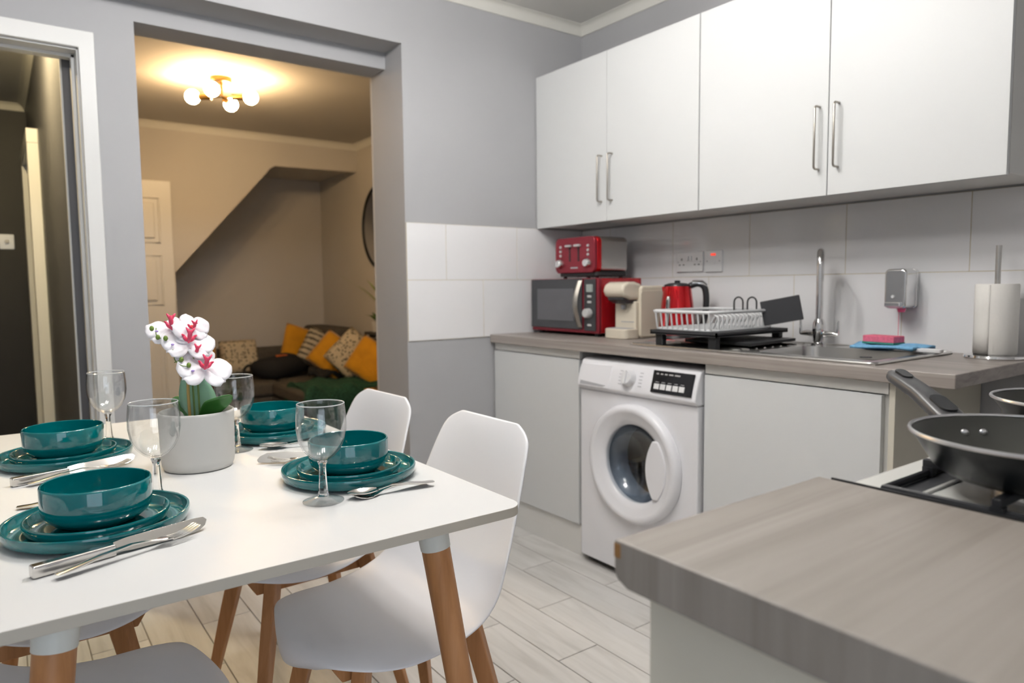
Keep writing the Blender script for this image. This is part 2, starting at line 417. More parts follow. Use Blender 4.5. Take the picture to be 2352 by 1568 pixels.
# end wall: right-hand pier, header, set-back wall with the hall door opening
wall_end = struct(obj('wall_end', box(B(), OX, 0.12, 0.0, E2, 0, ZC), 'wall'))
bm = B(); box(bm, XL-0.1, OX, 0.0, E2, 2.1823, ZC); obj('header', bm, 'wall', wall_end)
bm = B(); box(bm, OL, OX, E1, E2, 2.1114, 2.1823); obj('lintel_beam', bm, 'wall', wall_end)
DL, DR, DT = -3.00, -2.200, 2.004    # hall door opening
bm = B(); box(bm, DR, OL, E1, E2, 0, 2.1823); obj('wall_pier', bm, 'wall', wall_end)
bm = B(); box(bm, XL-0.1, DL, E1, E2, 0, 2.1823); obj('wall_panel', bm, 'wall', wall_end)
bm = B(); box(bm, DL, DR, E1, E2, DT, 2.1823); obj('over_door_panel', bm, 'wall', wall_end)
obj('tile_grout', box(B(), OX+0.002, 0.0, -0.0048, 0.002, 0.898, TZ1), 'tilegrout', wall_end)
def endtiles(joints, z0, z1):
    js = [OX+0.002]+joints+[0.0]
    for a, b in zip(js, js[1:]): tile(wall_end, (a+b)/2, -0.001, (z0+z1)/2, b-a, z1-z0, 'y')
endtiles([-0.836, -0.432], TZJ, TZ1); endtiles([-0.634, -0.230], 0.898, TZJ)
struct(obj('wall_left', box(B(), XL-0.1, XL, YB, E1, 0, ZC), 'wall'))
# back wall with window, and the short return behind the cooker run
wall_back = struct(obj('wall_back', box(B(), -2.15, 0.0, YB-0.1, YB, 0, ZC), 'wall'))
bm = B(); box(bm, XL, -2.15, YB-0.1, YB, 0, 0.12); obj('wall_panel', bm, 'wall', wall_back)
bm = B(); box(bm, XL, -2.15, YB-0.1, YB, 2.15, ZC); obj('wall_panel', bm, 'wall', wall_back)
struct(obj('wall_return', box(B(), -2.06, 0.0, YB, -2.95, 0, ZC), 'wall'))
bm = B()
for x in (-3.75, -2.98, -2.21): box(bm, x, x+0.06, YB-0.08, YB-0.02, 0.12, 2.15)
box(bm, -3.75, -2.15, YB-0.08, YB-0.02, 0.12, 0.20); box(bm, -3.75, -2.15, YB-0.08, YB-0.02, 2.09, 2.15)
struct(obj('window_1', bm, 'gloss_trim', bevel=0.004))
# coving of the kitchen
def coving(name, pts_a, pts_b, nrm, z=ZC, mtl='coving', s=0.045):
    """triangular-ish cove between wall and ceiling; nrm points into the room"""
    bm = B(); prof = [(0, 0), (0, -s), (0.006, -s), (0.014, -s*0.62), (0.5*s, -0.30*s), (0.72*s, -0.12*s), (s, -0.06*s), (s, 0)]
    a, b = Vector(pts_a), Vector(pts_b); n = Vector(nrm)
    A = [bm.verts.new((a.x+n.x*u, a.y+n.y*u, z+v)) for u, v in prof]; Bv = [bm.verts.new((b.x+n.x*u, b.y+n.y*u, z+v)) for u, v in prof]
    k = len(prof)
    for i in range(k): bm.faces.new((A[i], Bv[i], Bv[(i+1) % k], A[(i+1) % k]))
    bm.faces.new(A[::-1]); bm.faces.new(Bv)
    return struct(obj(name, bm, mtl, smooth=True, angle=50))
coving('trim_1', (XL, 0), (0, 0), (0, -1)); coving('trim_2', (0, 0), (0, -2.95), (-1, 0))
# hall door casing
casing = struct(obj('door_1', prism(B(), [(DR-0.022, 0.0), (-2.172, 0.0), (-2.172, 2.042), (DL-0.05, 2.042), (DL-0.05, 0), (DL+0.022, 0), (DL+0.022, DT-0.022), (DR-0.022, DT-0.022)], E1-0.018, E1, 'y'), 'gloss_trim', bevel=0.004))
bm = B(); box(bm, DR-0.028, DR, E1, E2+0.01, 0, DT); box(bm, DL, DL+0.028, E1, E2+0.01, 0, DT); box(bm, DL, DR, E1, E2+0.01, DT-0.028, DT)
obj('door_lining', bm, 'gloss_trim', casing, bevel=0.002)
bm = B(); box(bm, DR-0.040, DR-0.028, E1+0.06, E1+0.10, 0, DT-0.028); box(bm, DL+0.028, DR-0.028, E1+0.06, E1+0.10, DT-0.040, DT-0.028)
obj('door_stop', bm, 'gloss_trim', casing, bevel=0.002)

obj('hall_side_trim', box(B(), -2.268, -2.2245, E2+0.0105, E2+0.036, 0, 1.98), 'gloss_trim', casing, bevel=0.003)

# ---- hall
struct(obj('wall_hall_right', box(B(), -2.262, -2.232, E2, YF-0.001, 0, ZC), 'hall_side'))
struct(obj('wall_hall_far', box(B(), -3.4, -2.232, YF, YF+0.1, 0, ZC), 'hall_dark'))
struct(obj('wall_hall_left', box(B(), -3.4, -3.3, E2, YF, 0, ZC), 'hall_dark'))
struct(obj('ceiling_hall', box(B(), -3.4, -2.232, E2, YF+0.1, ZC-0.02, ZC+0.08), 'ceiling'))
struct(obj('floor_hall', box(B(), -3.4, -2.232, E2, YF+0.1, -0.06, 0.0), 'carpet'))
coving('trim_3', (-3.3, YF), (-2.262, YF), (0, -1), z=ZC-0.02); coving('trim_4', (-2.262, YF), (-2.262, E2), (-1, 0), z=ZC-0.02)
hd = sthing('door_2')
bm = B(); box(bm, -2.318, -2.262, 2.00, 2.09, 0, 1.96); box(bm, -2.318, -2.262, 2.90, 2.99, 0, 1.96); box(bm, -2.318, -2.262, 2.00, 2.99, 1.96, 2.04)
obj('door_casing', bm, 'gloss_trim', hd, bevel=0.004)
obj('door_leaf', box(B(), -2.272, -2.262, 2.09, 2.90, 0.01, 1.96), 'gloss_trim', hd, bevel=0.002)
sw = thing('dimmer_switch', 'square metal dimmer switch with round knob on the dark hall wall', 'switch', (-2.418, YF, 1.483))
obj('plate', prism(B(), rrect(-0.043, 0.043, -0.052, 0.052, 0.008), -0.010, 0.0, 'y'), 'switch_plate', sw, bevel=0.002)
obj('knob', lathe(B(), [(0, 0.022), (0.011, 0.022), (0.013, 0.018), (0.013, 0)], 20), 'white_plastic', sw, smooth=True, loc=(0, -0.010, 0), rot=(PI/2, 0, 0))
hl = thing('hall_ceiling_light', 'warm globe ceiling light in the dark hall, above the door', 'lamp', (-2.56, 0.85, ZC-0.02))
obj('rose', lathe(B(), [(0, -0.02), (0.05, -0.02), (0.055, 0), (0, 0)], 24), 'brass', hl, smooth=True)
obj('globe', sphere(B(), (0, 0, -0.075), 0.055), 'bulb_h', hl, smooth=True)

# ---- living room
struct(obj('wall_living_right', box(B(), XR, XR+0.1, E2, YA+0.1, 0, ZC), 'living_wall'))
lf = struct(obj('wall_living_front', prism(B(), [(-2.232, 0), (-1.345, 0), (-1.345, 1.275), (-0.602, 2.115), (-0.575, 2.15), (-0.53, 2.178), (XR, 2.19), (XR, ZC), (-2.232, ZC)], YF, YF+0.09, 'y'), 'living_wall'))
struct(obj('wall_alcove_back', box(B(), -1.5, XR, YA, YA+0.1, 0, ZC), 'living_wall'))
struct(obj('wall_alcove_left', box(B(), -1.45, -1.345, YF+0.09, YA, 0, 1.6), 'living_wall'))
struct(obj('ceiling_stair_soffit', prism(B(), [(-1.345, 1.275), (-0.602, 2.115), (-0.53, 2.215), (XR, 2.215), (XR, 2.30), (-0.58, 2.30), (-1.345, 1.40)], YF+0.09, YA, 'y'), 'living_wall'))
struct(obj('wall_living_left', box(B(), -2.232, -2.20, E2, YF, 0, ZC), 'living_wall'))
wln = struct(obj('wall_living_near', box(B(), OX+0.001, XR, E2, E2+0.02, 0, ZC), 'living_wall'))
bm = B(); box(bm, -2.20, OL-0.001, E2, E2+0.02, 0, ZC); obj('wall_panel', bm, 'living_wall', wln)
bm = B(); box(bm, OL, OX, E2, E2+0.02, 2.113, ZC); obj('wall_panel', bm, 'living_wall', wln)
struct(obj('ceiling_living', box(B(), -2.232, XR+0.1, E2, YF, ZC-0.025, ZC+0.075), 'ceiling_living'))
struct(obj('floor_living', box(B(), -2.232, XR+0.1, E2, YA+0.1, -0.06, 0.0), 'carpet'))
coving('trim_5', (-2.2, YF), (XR, YF), (0, -1), z=ZC-0.025, s=0.05); coving('trim_6', (XR, YF), (XR, E2), (-1, 0), z=ZC-0.025, s=0.05)
# white panelled door
dr = sthing('door_3', (-1.362, YF, 0))
leaf = obj('door_leaf', box(B(), -0.72, 0.0, -0.045, -0.012, 0.01, 1.975), 'gloss_trim', dr, bevel=0.002)
for z0, z1 in ((0.22, 0.86), (1.02, 1.40), (1.50, 1.84)):
    for x0 in (-0.61, -0.29):
        fr = obj('panel_moulding', tube(B(), [(x0, -0.046, z0), (x0+0.20, -0.046, z0), (x0+0.20, -0.046, z1), (x0, -0.046, z1)], 0.010, 8, closed=True), 'gloss_trim', leaf, smooth=True)
        obj('panel_field', box(B(), x0+0.035, x0+0.165, -0.060, -0.044, z0+0.035, z1-0.035), 'gloss_trim', leaf, bevel=0.010, seg=2)

# ================================================================== LIVING ROOM THINGS
def ceiling_lamp(name, label, loc, mtl_bulb, dirs, metal='brass', drop=0.10, arm=0.15, rb=0.044, bz=-0.115):
    t = thing(name, label, 'lamp', loc)
    obj('base', lathe(B(), [(0, -0.028), (0.055, -0.028), (0.062, -0.022), (0.062, 0), (0, 0)], 32), metal, t, smooth=True)
    obj('stem', tube(B(), [(0, 0, -0.02), (0, 0, bz)], 0.009, 12), metal, t, smooth=True)
    for a in dirs:
        c, s = math.cos(a), math.sin(a)
        ar = obj('arm', tube(B(), [(0, 0, bz), (c*arm*0.55, s*arm*0.55, bz)], 0.006, 10), metal, t, smooth=True)
        obj('bulb_holder', tube(B(), [(c*arm*0.42, s*arm*0.42, bz), (c*(arm-0.012), s*(arm-0.012), bz)], 0.019, 16), metal, ar, smooth=True)
        obj('bulb', sphere(B(), (c*(arm+0.024), s*(arm+0.024), bz), rb, 14, 8), mtl_bulb, t, smooth=True)
    return t
a0 = math.radians(-32)
ceiling_lamp('ceiling_lamp', 'brass ceiling lamp with four glowing globe bulbs in the room beyond', (-1.315, 1.83, ZC-0.025), 'bulb', [a0, a0+PI/2, a0+PI, a0+1.5*PI])

def cushion_bm(wd, ht, th, n=13):
    bm = B()
    def f(sgn):
        def g(u, v):
            a, b = 2*u-1, 2*v-1
            k = (max(0, 1-a**4)*max(0, 1-b**4))**0.5
            pin = 1-0.07*(a*a*b*b) + 0.0
            sx = 1-0.06*(1-abs(b))**1.0*abs(a)**3; sy = 1-0.06*(1-abs(a))*abs(b)**3
            return (a*wd/2*sx*pin, b*ht/2*sy*pin, sgn*th/2*k)
        return g
    grid(bm, f(1), n, n); grid(bm, f(-1), n, n)
    bmesh.ops.remove_doubles(bm, verts=bm.verts[:], dist=1e-5)
    return bm
# corner sofa
sofa = thing('corner_sofa', 'dark grey corner sofa under the stairs heaped with cushions', 'sofa', (0, 0, 0))
obj('base', prism(B(), [(-1.28, 3.36), (-0.60, 3.36), (-0.60, 2.50), (XR-0.02, 2.50), (XR-0.02, YA-0.02), (-1.28, YA-0.02)], 0.06, 0.20), 'sofa', sofa, bevel=0.02)
obj('seat_cushion', box(B(), -1.27, -0.52, 3.34, 3.98, 0.20, 0.33), 'sofa', sofa, bevel=0.04, seg=4)
obj('seat_cushion', box(B(), -0.51, 0.05, 3.36, 3.98, 0.20, 0.33), 'sofa', sofa, bevel=0.04, seg=4)
obj('seat_cushion', box(B(), -0.61, 0.05, 2.50, 3.35, 0.20, 0.33), 'sofa', sofa, bevel=0.04, seg=4)
obj('back_cushion', box(B(), -1.27, -0.62, 3.94, 4.16, 0.28, 0.585), 'sofa', sofa, bevel=0.05, seg=4)
obj('back_cushion', box(B(), -0.61, -0.06, 3.94, 4.16, 0.28, 0.58), 'sofa', sofa, bevel=0.05, seg=4)
obj('back_cushion', box(B(), -0.05, 0.185, 3.30, 4.12, 0.28, 0.775), 'sofa', sofa, bevel=0.05, seg=4)
obj('back_cushion', box(B(), 0.06, 0.185, 2.52, 3.28, 0.28, 0.70), 'sofa', sofa, bevel=0.05, seg=4)
for x, y in ((-1.22, 3.42), (-1.22, 4.1), (-0.54, 2.56), (0.14, 2.56), (0.14, 4.1)):
    obj('foot', box(B(), x-0.025, x+0.025, y-0.025, y+0.025, 0, 0.06), 'black_plastic', sofa)
def cushion(label, mtl, loc, size, rot, th=0.16):
    bm = cushion_bm(size[0], size[1], th)
    o = obj('cushion', bm, mtl, None, smooth=True, angle=80, loc=loc, rot=[math.radians(a) for a in rot])
    return tag(o, label, 'cushion', 'cushions on the corner sofa')
# local Z is the cushion's front; first tilt it up (X), then spin (Z)
cushion('cream cushion with dark dotted pattern at the left end of the sofa', 'cream_pattern', (-0.74, 3.83, 0.515), (0.36, 0.34), (74, 0, 6))
cushion('mustard cushion half hidden behind the white orchid', 'mustard', (-1.12, 3.80, 0.52), (0.36, 0.36), (74, 0, -8))
cushion('mustard cushion propped in the sofa corner, furthest back', 'mustard', (-0.185, 3.80, 0.60), (0.37, 0.37), (76, 20, 6), 0.13)
cushion('cream cushion with dark stripes between two mustard cushions', 'cream_stripe', (-0.085, 3.54, 0.56), (0.37, 0.37), (72, 28, -18), 0.13)
cushion('bright mustard cushion standing on its corner in the middle of the sofa', 'mustard', (-0.105, 3.20, 0.54), (0.36, 0.36), (72, 38, -38), 0.13)
cushion('cream cushion with black flecks standing on its corner, right of the mustard one', 'cream_pattern', (-0.050, 2.90, 0.56), (0.38, 0.38), (74, 42, -48), 0.11)
cushion('mustard cushion nearest the wall opening, cut off by the jamb', 'mustard', (-0.010, 2.62, 0.525), (0.38, 0.35), (72, 30, -56), 0.11)
# black bag and coat on the seat
bag = thing('black_bag', 'black soft bag with looped handle lying on the sofa seat', 'bag', (-0.46, 3.58, 0.33))
bm = B(); bmesh.ops.create_icosphere(bm, subdivisions=3, radius=1.0, matrix=Matrix.Diagonal((0.25, 0.13, 0.115, 1)))
for v in bm.verts:
    v.co += Vector((0.02*math.sin(9*v.co.y+3*v.co.x), 0.015*math.sin(14*v.co.x), 0.014*math.sin(17*v.co.x+9*v.co.y))); v.co.z = max(v.co.z, -0.10) + 0.10
obj('bag_body', bm, 'black_cloth', bag, smooth=True, angle=80)
obj('handle', tube(B(), catmull([(-0.18, -0.02, 0.06), (-0.25, -0.03, 0.13), (-0.31, -0.04, 0.12), (-0.33, -0.05, 0.05), (-0.27, -0.06, 0.02)]), 0.012, 8), 'black_cloth', bag, smooth=True)
obj('tag_patch', box(B(), -0.04, 0.06, -0.05, -0.02, 0.195, 0.212), 'orange_mark', bag, bevel=0.004)
bm = B()
def fcoat(u, v):
    x = -0.20+0.44*u; y = -0.14+0.28*v
    return (x, y, 0.035+0.05*math.sin(3*u+1)*math.sin(PI*v)+0.018*math.sin(17*u+5*v)+0.012*math.sin(11*v-8*u))
grid(bm, fcoat, 24, 16)
tag(obj('folded_coat', bm, 'black_cloth', None, smooth=True, solid=0.03, angle=80, loc=(-0.10, 3.20, 0.345), rot=(0, 0, -0.5)), 'crumpled black garment on the sofa below the mustard cushion', 'coat')
# green throw draped over the chaise end
bm = B()
prof = catmull([(3.02, 0.347), (2.84, 0.362), (2.60, 0.367), (2.490, 0.350), (2.45, 0.27), (2.44, 0.15), (2.43, 0.02)], 6)
def fthrow(u, v):
    k = u*(len(prof)-1); i = min(int(k), len(prof)-2); q = prof[i].lerp(prof[i+1], k-i)
    x = -0.655+0.70*v; drop = max(0, 0.34-q[1])
    edge = 0.05*math.sin(v*9+u*3)*(1-u)
    yy = q[0] + 0.020*math.sin(v*26)*(drop/0.34) - edge
    zz = q[1] + 0.012*math.sin(v*15+u*12) + 0.008*math.sin(v*31-u*20)
    if v < 0.10: x = -0.655+0.07+0.02*math.sin(u*9)-(0.10-v)*0.35; zz -= (0.10-v)*2.6*max(0.0, 1-u*1.1)
    return (x, yy, max(zz, 0.012))
grid(bm, fthrow, 40, 44)
tag(obj('throw_blanket', bm, 'throw', None, smooth=True, solid=0.015, angle=80), 'dark green chunky throw draped over the end of the sofa', 'blanket')
# small pine side table
st = thing('side_table', 'small square pine side table beside the green throw', 'table', (0.02, 2.16, 0))
obj('table_top', box(B(), -0.22, 0.16, -0.18, 0.18, 0.315, 0.345), 'pine', st, bevel=0.003)
obj('tray', box(B(), -0.16, 0.14, -0.13, 0.13, 0.345, 0.358), 'black_plastic', st, bevel=0.004)
for x in (-0.20, 0.14):
    for y in (-0.16, 0.16): obj('leg', box(B(), x-0.016, x+0.016, y-0.016, y+0.016, 0, 0.315), 'pine', st, bevel=0.002)
# round mirror on the right wall
mr = thing('round_mirror', 'large round mirror with thin black frame on the right wall', 'mirror', (XR, 2.79, 1.665))
ring = [(0.0, 0.365*math.cos(2*PI*k/64), 0.365*math.sin(2*PI*k/64)) for k in range(64)]
obj('frame', tube(B(), [(-0.014, y, z) for _, y, z in ring], 0.013, 8, closed=True), 'black_plastic', mr, smooth=True)
obj('mirror_glass', prism(B(), [(y, z) for _, y, z in ring], -0.013, -0.002, 'x'), 'mirror', mr)
# plants near the jamb
def frond_plant(name, label, loc, mtl, n, L, droop, seed, pot_h=0.12):
    rnd = random.Random(seed)
    t = thing(name, label, 'plant', loc)
    obj('pot', lathe(B(), [(0, 0), (0.05, 0), (0.065, pot_h), (0.058, pot_h), (0.05, pot_h-0.02), (0, pot_h-0.02)], 24), 'pot', t, smooth=True)
    for i in range(n):
        a = 2*PI*i/n+rnd.uniform(-.2, .2); l = L*rnd.uniform(.7, 1.1); bm = B()
        pts = []
        for k in range(7):
            s = k/6; pts.append(Vector((math.cos(a)*l*s*0.8, math.sin(a)*l*s*0.8, pot_h-0.02+l*(1.1*s-droop*s*s))))
        wv = Vector((-math.sin(a), math.cos(a), 0))
        L_ = [bm.verts.new(p-wv*0.011*math.sin(PI*(0.08+0.9*k/6))) for k, p in enumerate(pts)]
        R2 = [bm.verts.new(p+wv*0.011*math.sin(PI*(0.08+0.9*k/6))) for k, p in enumerate(pts)]
        for k in range(6): bm.faces.new((L_[k], R2[k], R2[k+1], L_[k+1]))
        obj('leaf', bm, mtl, t, smooth=True, solid=0.001)
    return t
ps = thing('plant_shelf', 'narrow dark plant shelf on the wall under the mirror', 'shelf', (XR, 2.62, 0))
obj('shelf_board', box(B(), -0.16, 0, -0.25, 0.25, 0.735, 0.76), 'black_plastic', ps, bevel=0.003)
obj('bracket', box(B(), -0.14, 0, -0.2, -0.18, 0.708, 0.735), 'black_plastic', ps); obj('bracket', box(B(), -0.14, 0, 0.18, 0.2, 0.708, 0.735), 'black_plastic', ps)
frond_plant('potted_fern', 'small dark green potted plant below the round mirror', (XR-0.08, 2.76, 0.76), 'fern', 11, 0.16, 0.55, 3, 0.09)
frond_plant('trailing_plant', 'taller yellow-green potted plant in front of the round mirror', (XR-0.08, 2.50, 0.76), 'fern_pale', 10, 0.52, 0.35, 5, 0.12)

# ================================================================== SINK RUN
HC = 0.9083
BX0, BX1, BY0, BY1 = -0.47, -0.14, -1.765, -1.365       # sink bowl cut-out
bm = B(); ou = [(-0.60, -2.034), (-0.006, -2.034), (-0.006, -0.006), (-0.60, -0.006)]; inn = [(BX0, BY0), (BX1, BY0), (BX1, BY1), (BX0, BY1)]
vv = [[bm.verts.new((x, y, z)) for x, y in q] for z in (HC-0.038, HC) for q in (ou, inn)]
for k in range(4):
    j = (k+1) % 4
    bm.faces.new((vv[0][k], vv[0][j], vv[1][j], vv[1][k])); bm.faces.new((vv[2][k], vv[2][j], vv[3][j], vv[3][k]))
    bm.faces.new((vv[0][k], vv[0][j], vv[2][j], vv[2][k])); bm.faces.new((vv[1][k], vv[1][j], vv[3][j], vv[3][k]))
wt = obj('worktop', bm, 'worktop', None, bevel=0.003, seg=2)
tag(wt, 'long grey wood-effect worktop carrying the sink and the red appliances', 'worktop')
DP = -0.579
lb = thing('base_cabinet', 'white base cabinet left of the washing machine', 'cabinet', (0, 0, 0))
obj('body', box(B(), DP+0.022, -0.01, -0.600, -0.008, 0.10, HC-0.040), 'cabbody', lb, bevel=0.001)
obj('cabinet_door', box(B(), DP, DP+0.019, -0.618, -0.012, 0.136, 0.832), 'cabwhite', lb, bevel=0.0015)
obj('grip_rail', box(B(), DP+0.004, DP+0.022, -0.618, -0.012, 0.836, HC-0.0385), 'cabbody', lb, bevel=0.001)
obj('plinth', box(B(), DP+0.012, DP+0.028, -0.618, -0.012, 0.0, 0.13), 'cabbody', lb, bevel=0.001)
rb = thing('sink_cabinet', 'white base cabinet under the sink, right of the washing machine', 'cabinet', (0, 0, 0))
obj('body', box(B(), DP+0.022, -0.01, -1.855, -1.262, 0.10, 0.70), 'cabbody', rb, bevel=0.001)
obj('cabinet_door', box(B(), DP, DP+0.019, -1.846, -1.256, 0.136, 0.832), 'cabwhite', rb, bevel=0.0015)
obj('grip_rail', box(B(), DP+0.004, DP+0.022, -1.862, -1.256, 0.836, HC-0.0385), 'cabbody', rb, bevel=0.001)
obj('carcass_front', box(B(), DP+0.0205, DP+0.030, -1.8635, -1.258, 0.10, HC-0.0385), 'cabbody', rb)
obj('end_panel', box(B(), DP+0.004, -0.01, -1.880, -1.864, 0.0, HC-0.0385), 'endpanel', rb, bevel=0.001)
obj('plinth', box(B(), DP+0.05, DP+0.066, -1.862, -1.262, 0.0, 0.13), 'cabbody', rb, bevel=0.001)
# wall cabinets
WX, WB, WT = -0.307, 1.4216, 2.154
def handle_bm(L):
    return tube(B(), [(0, 0, L/2)]+[(-0.022-0.008*math.sin(a), 0, L/2-0.008*(1-math.cos(a))) for a in [0, PI/4, PI/2]]+[(-0.030, 0, 0)]+[(-0.022-0.008*math.sin(a), 0, -L/2+0.008*(1-math.cos(a))) for a in [PI/2, PI/4, 0]]+[(0, 0, -L/2)], 0.0036, 10)
def wall_cab(label, y0, y1, ym, left=False):
    t = thing('wall_cabinet', label, 'cabinet', (0, 0, 0))
    obj('body', box(B(), WX+0.020, -0.007, y0+0.001, y1-0.002, WB+0.006, WT-0.002), 'cabbody', t, bevel=0.001)
    for a, b, hy in ((y0+0.0015, ym-0.0015, ym-0.035), (ym+0.0015, y1-0.0015, ym+0.030)):
        d = obj('cabinet_door', box(B(), WX, WX+0.018, a, b, WB, WT), 'cabwhite', t, bevel=0.0012)
        obj('handle', handle_bm(0.20), 'satin', d, smooth=True, angle=60, loc=(WX, hy, 1.608))
    return t
wall_cab('white double-door wall cabinet in the corner, above the microwave', -1.002, -0.004, -0.501)
wall_cab('white double-door wall cabinet above the sink', -2.025, -1.004, -1.520)

# washing machine
wm = thing('washing_machine', 'white front-loading washing machine between the base cabinets', 'washing machine', (-0.60, -0.950, 0))
# local: front face toward -x ; y spans +-0.298
bm = prism(B(), rrect(-0.297, 0.297, 0.012, 0.722, 0.012), 0.0, 0.55, 'x')
# body with round opening is made of a front ring and a shell
def front_ring():
    bm = B(); n = 64; cy, cz, r = -0.005, 0.468, 0.172
    outer = []
    for k in range(n):
        a = 2*PI*k/n; c, s = math.cos(a), math.sin(a)
        t = min(0.297/abs(c) if abs(c) > 1e-6 else 9, ((0.722-cz) if s > 0 else (cz-0.03))/abs(s) if abs(s) > 1e-6 else 9)
        outer.append((c*t+0, cz+s*t))
    V = []
    for k in range(n):
        a = 2*PI*k/n
        V.append((bm.verts.new((0, outer[k][0], outer[k][1])), bm.verts.new((0, cy+r*math.cos(a), cz+r*math.sin(a))), bm.verts.new((0.10, cy+r*math.cos(a), cz+r*math.sin(a))), bm.verts.new((0.54, outer[k][0], outer[k][1]))))
    # exact corners
    for sy in (-1, 1):
        for zz in (0.03, 0.722):
            best = min(range(n), key=lambda k: (outer[k][0]-sy*0.297)**2+(outer[k][1]-zz)**2)
            V[best][0].co = (0, sy*0.297, zz); V[best][3].co = (0.54, sy*0.297, zz)
    for k in range(n):
        a, b = V[k], V[(k+1) % n]
        bm.faces.new((a[0], b[0], b[1], a[1])); bm.faces.new((a[1], b[1], b[2], a[2])); bm.faces.new((a[0], a[3], b[3], b[0]))
    bm.faces.new([v[3] for v in V])
    return bm
obj('body', front_ring(), 'appliance', wm, bevel=0.006, seg=3)
obj('top_panel', prism(B(), [(0.030, 0.846), (0.012, 0.838), (-0.004, 0.800), (-0.016, 0.755), (-0.018, 0.738), (-0.010, 0.726), (0.0, 0.723), (0.55, 0.723), (0.55, 0.846)], -0.298, 0.298, 'y'), 'appliance', wm, bevel=0.005, seg=3)
obj('kick_gap', box(B(), 0.03, 0.53, -0.285, 0.285, 0.006, 0.032), 'black_plastic', wm)
for sy in (-0.25, 0.25): obj('foot', lathe(B(), [(0, 0), (0.02, 0), (0.02, 0.03), (0, 0.03)], 16), 'black_plastic', wm, loc=(0.06, sy, 0))
# control details on the sloped fascia: position helper along the slope
def fx(z): return -0.0045 - (0.800-z)*(0.012/0.045) if z < 0.800 else -0.004+(z-0.800)*(0.016/0.038)
sl = math.atan2(0.012, 0.045)
disp = obj('display_panel', box(B(), -0.003, 0.002, -0.092, 0.092, -0.040, 0.040), 'black_gloss', wm, bevel=0.001, loc=(fx(0.792)-0.001, -0.190, 0.792), rot=(0, sl, 0))
bt = None
for k in range(5):
    bt = obj('button', box(B(), -0.0052, -0.002, -0.0118, 0.0118, -0.010, 0.010), 'white_plastic', disp, bevel=0.001, loc=(0, 0.066-0.0285*k, -0.018))
    obj('button_label', box(B(), -0.0036, -0.002, -0.008, 0.008, -0.0012, 0.0012), 'grey_mark', disp, loc=(0, 0.066-0.0285*k, -0.002))
for y_, l_ in ((0.070, 0.006), (0.050, 0.006), (0.031, 0.006), (0.008, 0.010), (-0.020, 0.012)):
    obj('display_mark', box(B(), -0.0036, -0.002, -l_, l_, -0.0022, 0.0022), 'button', disp, loc=(0, y_, 0.028))
kn = obj('programme_dial', lathe(B(), [(0, 0.024), (0.024, 0.024), (0.028, 0.020), (0.031, 0.004), (0.033, 0), (0, 0)], 32), 'knob_white', wm, smooth=True, angle=40, loc=(fx(0.79), 0.016, 0.790), rot=(0, -PI/2+sl, 0))
obj('dial_grip', box(B(), -0.026, 0.026, -0.005, 0.005, 0.02, 0.032), 'white_plastic', kn, bevel=0.003)
for k in range(5):
    for y_ in (0.062, -0.040):
        obj('programme_mark', box(B(), -0.0006, 0.0006, -0.008, 0.008, -0.0012, 0.0012), 'grey_mark', wm, loc=(fx(0.765+0.012*k)-0.0002, y_, 0.765+0.012*k), rot=(0, sl, 0))
obj('maker_mark', box(B(), -0.0006, 0.0006, -0.014, 0.014, -0.002, 0.002), 'grey_mark', wm, loc=(fx(0.82)+0.001, 0.262, 0.822), rot=(0, sl-0.5, 0))
dr_ = obj('detergent_drawer', box(B(), -0.006, 0.01, -0.085, 0.085, -0.046, 0.046), 'appliance', wm, bevel=0.003, loc=(fx(0.782)+0.004, 0.200, 0.782), rot=(0, sl, 0))
obj('drawer_grip', prism(B(), [(-0.07, -0.034), (0.078, -0.025), (0.078, -0.041), (-0.05, -0.041)], -0.0065, -0.0055, 'x'), 'grey_mark', dr_)
# porthole door
CY, CZ = -0.005, 0.468
def ring_pts(r, n=72): return [(r*math.cos(2*PI*k/n), r*math.sin(2*PI*k/n)) for k in range(n)]
door = obj('porthole_ring', lathe(B(), [(0.226, 0.0), (0.226, 0.012), (0.222, 0.024), (0.213, 0.031), (0.203, 0.032), (0.195, 0.029), (0.190, 0.0255), (0.170, 0.020), (0.152, 0.010), (0.148, 0.004), (0.148, -0.012), (0.165, -0.02), (0.21, -0.004)], 72), 'appliance', wm, smooth=True, angle=45, loc=(-0.001, CY, CZ), rot=(0, -PI/2, 0))
obj('glass_bowl', lathe(B(), [(0.152, 0.004), (0.149, -0.01), (0.140, -0.03), (0.115, -0.055), (0.075, -0.07), (0.0, -0.075), (0.0, -0.071), (0.074, -0.066), (0.112, -0.051), (0.136, -0.028), (0.146, 0.004)], 64), 'porthole', wm, smooth=True, angle=50, loc=(-0.001, CY, CZ), rot=(0, -PI/2, 0))
obj('door_grip', prism(B(), [(0.108-0.034*(1-(t/0.108)**2), t) for t in [-0.108+0.216*k/18 for k in range(19)]]+[(0.172*math.cos(a), 0.172*math.sin(a)) for a in [math.radians(39-78*k/14) for k in range(15)]], 0.002, 0.026, 'z'), 'appliance', door, bevel=0.006, seg=3, rot=(0, 0, -PI/2))
obj('door_seal', lathe(B(), [(0.171, -0.012), (0.168, -0.02), (0.160, -0.026), (0.150, -0.05), (0.140, -0.075), (0.135, -0.10), (0.145, -0.10), (0.172, -0.09)], 64), 'seal', wm, smooth=True, angle=60, loc=(0, CY, CZ), rot=(0, -PI/2, 0))
obj('drum', lathe(B(), [(0.150, -0.10), (0.200, -0.11), (0.205, -0.14), (0.205, -0.42), (0.19, -0.44), (0.0, -0.45)], 64), 'drum', wm, smooth=True, angle=60, loc=(0, CY, CZ), rot=(0, -PI/2, 0))
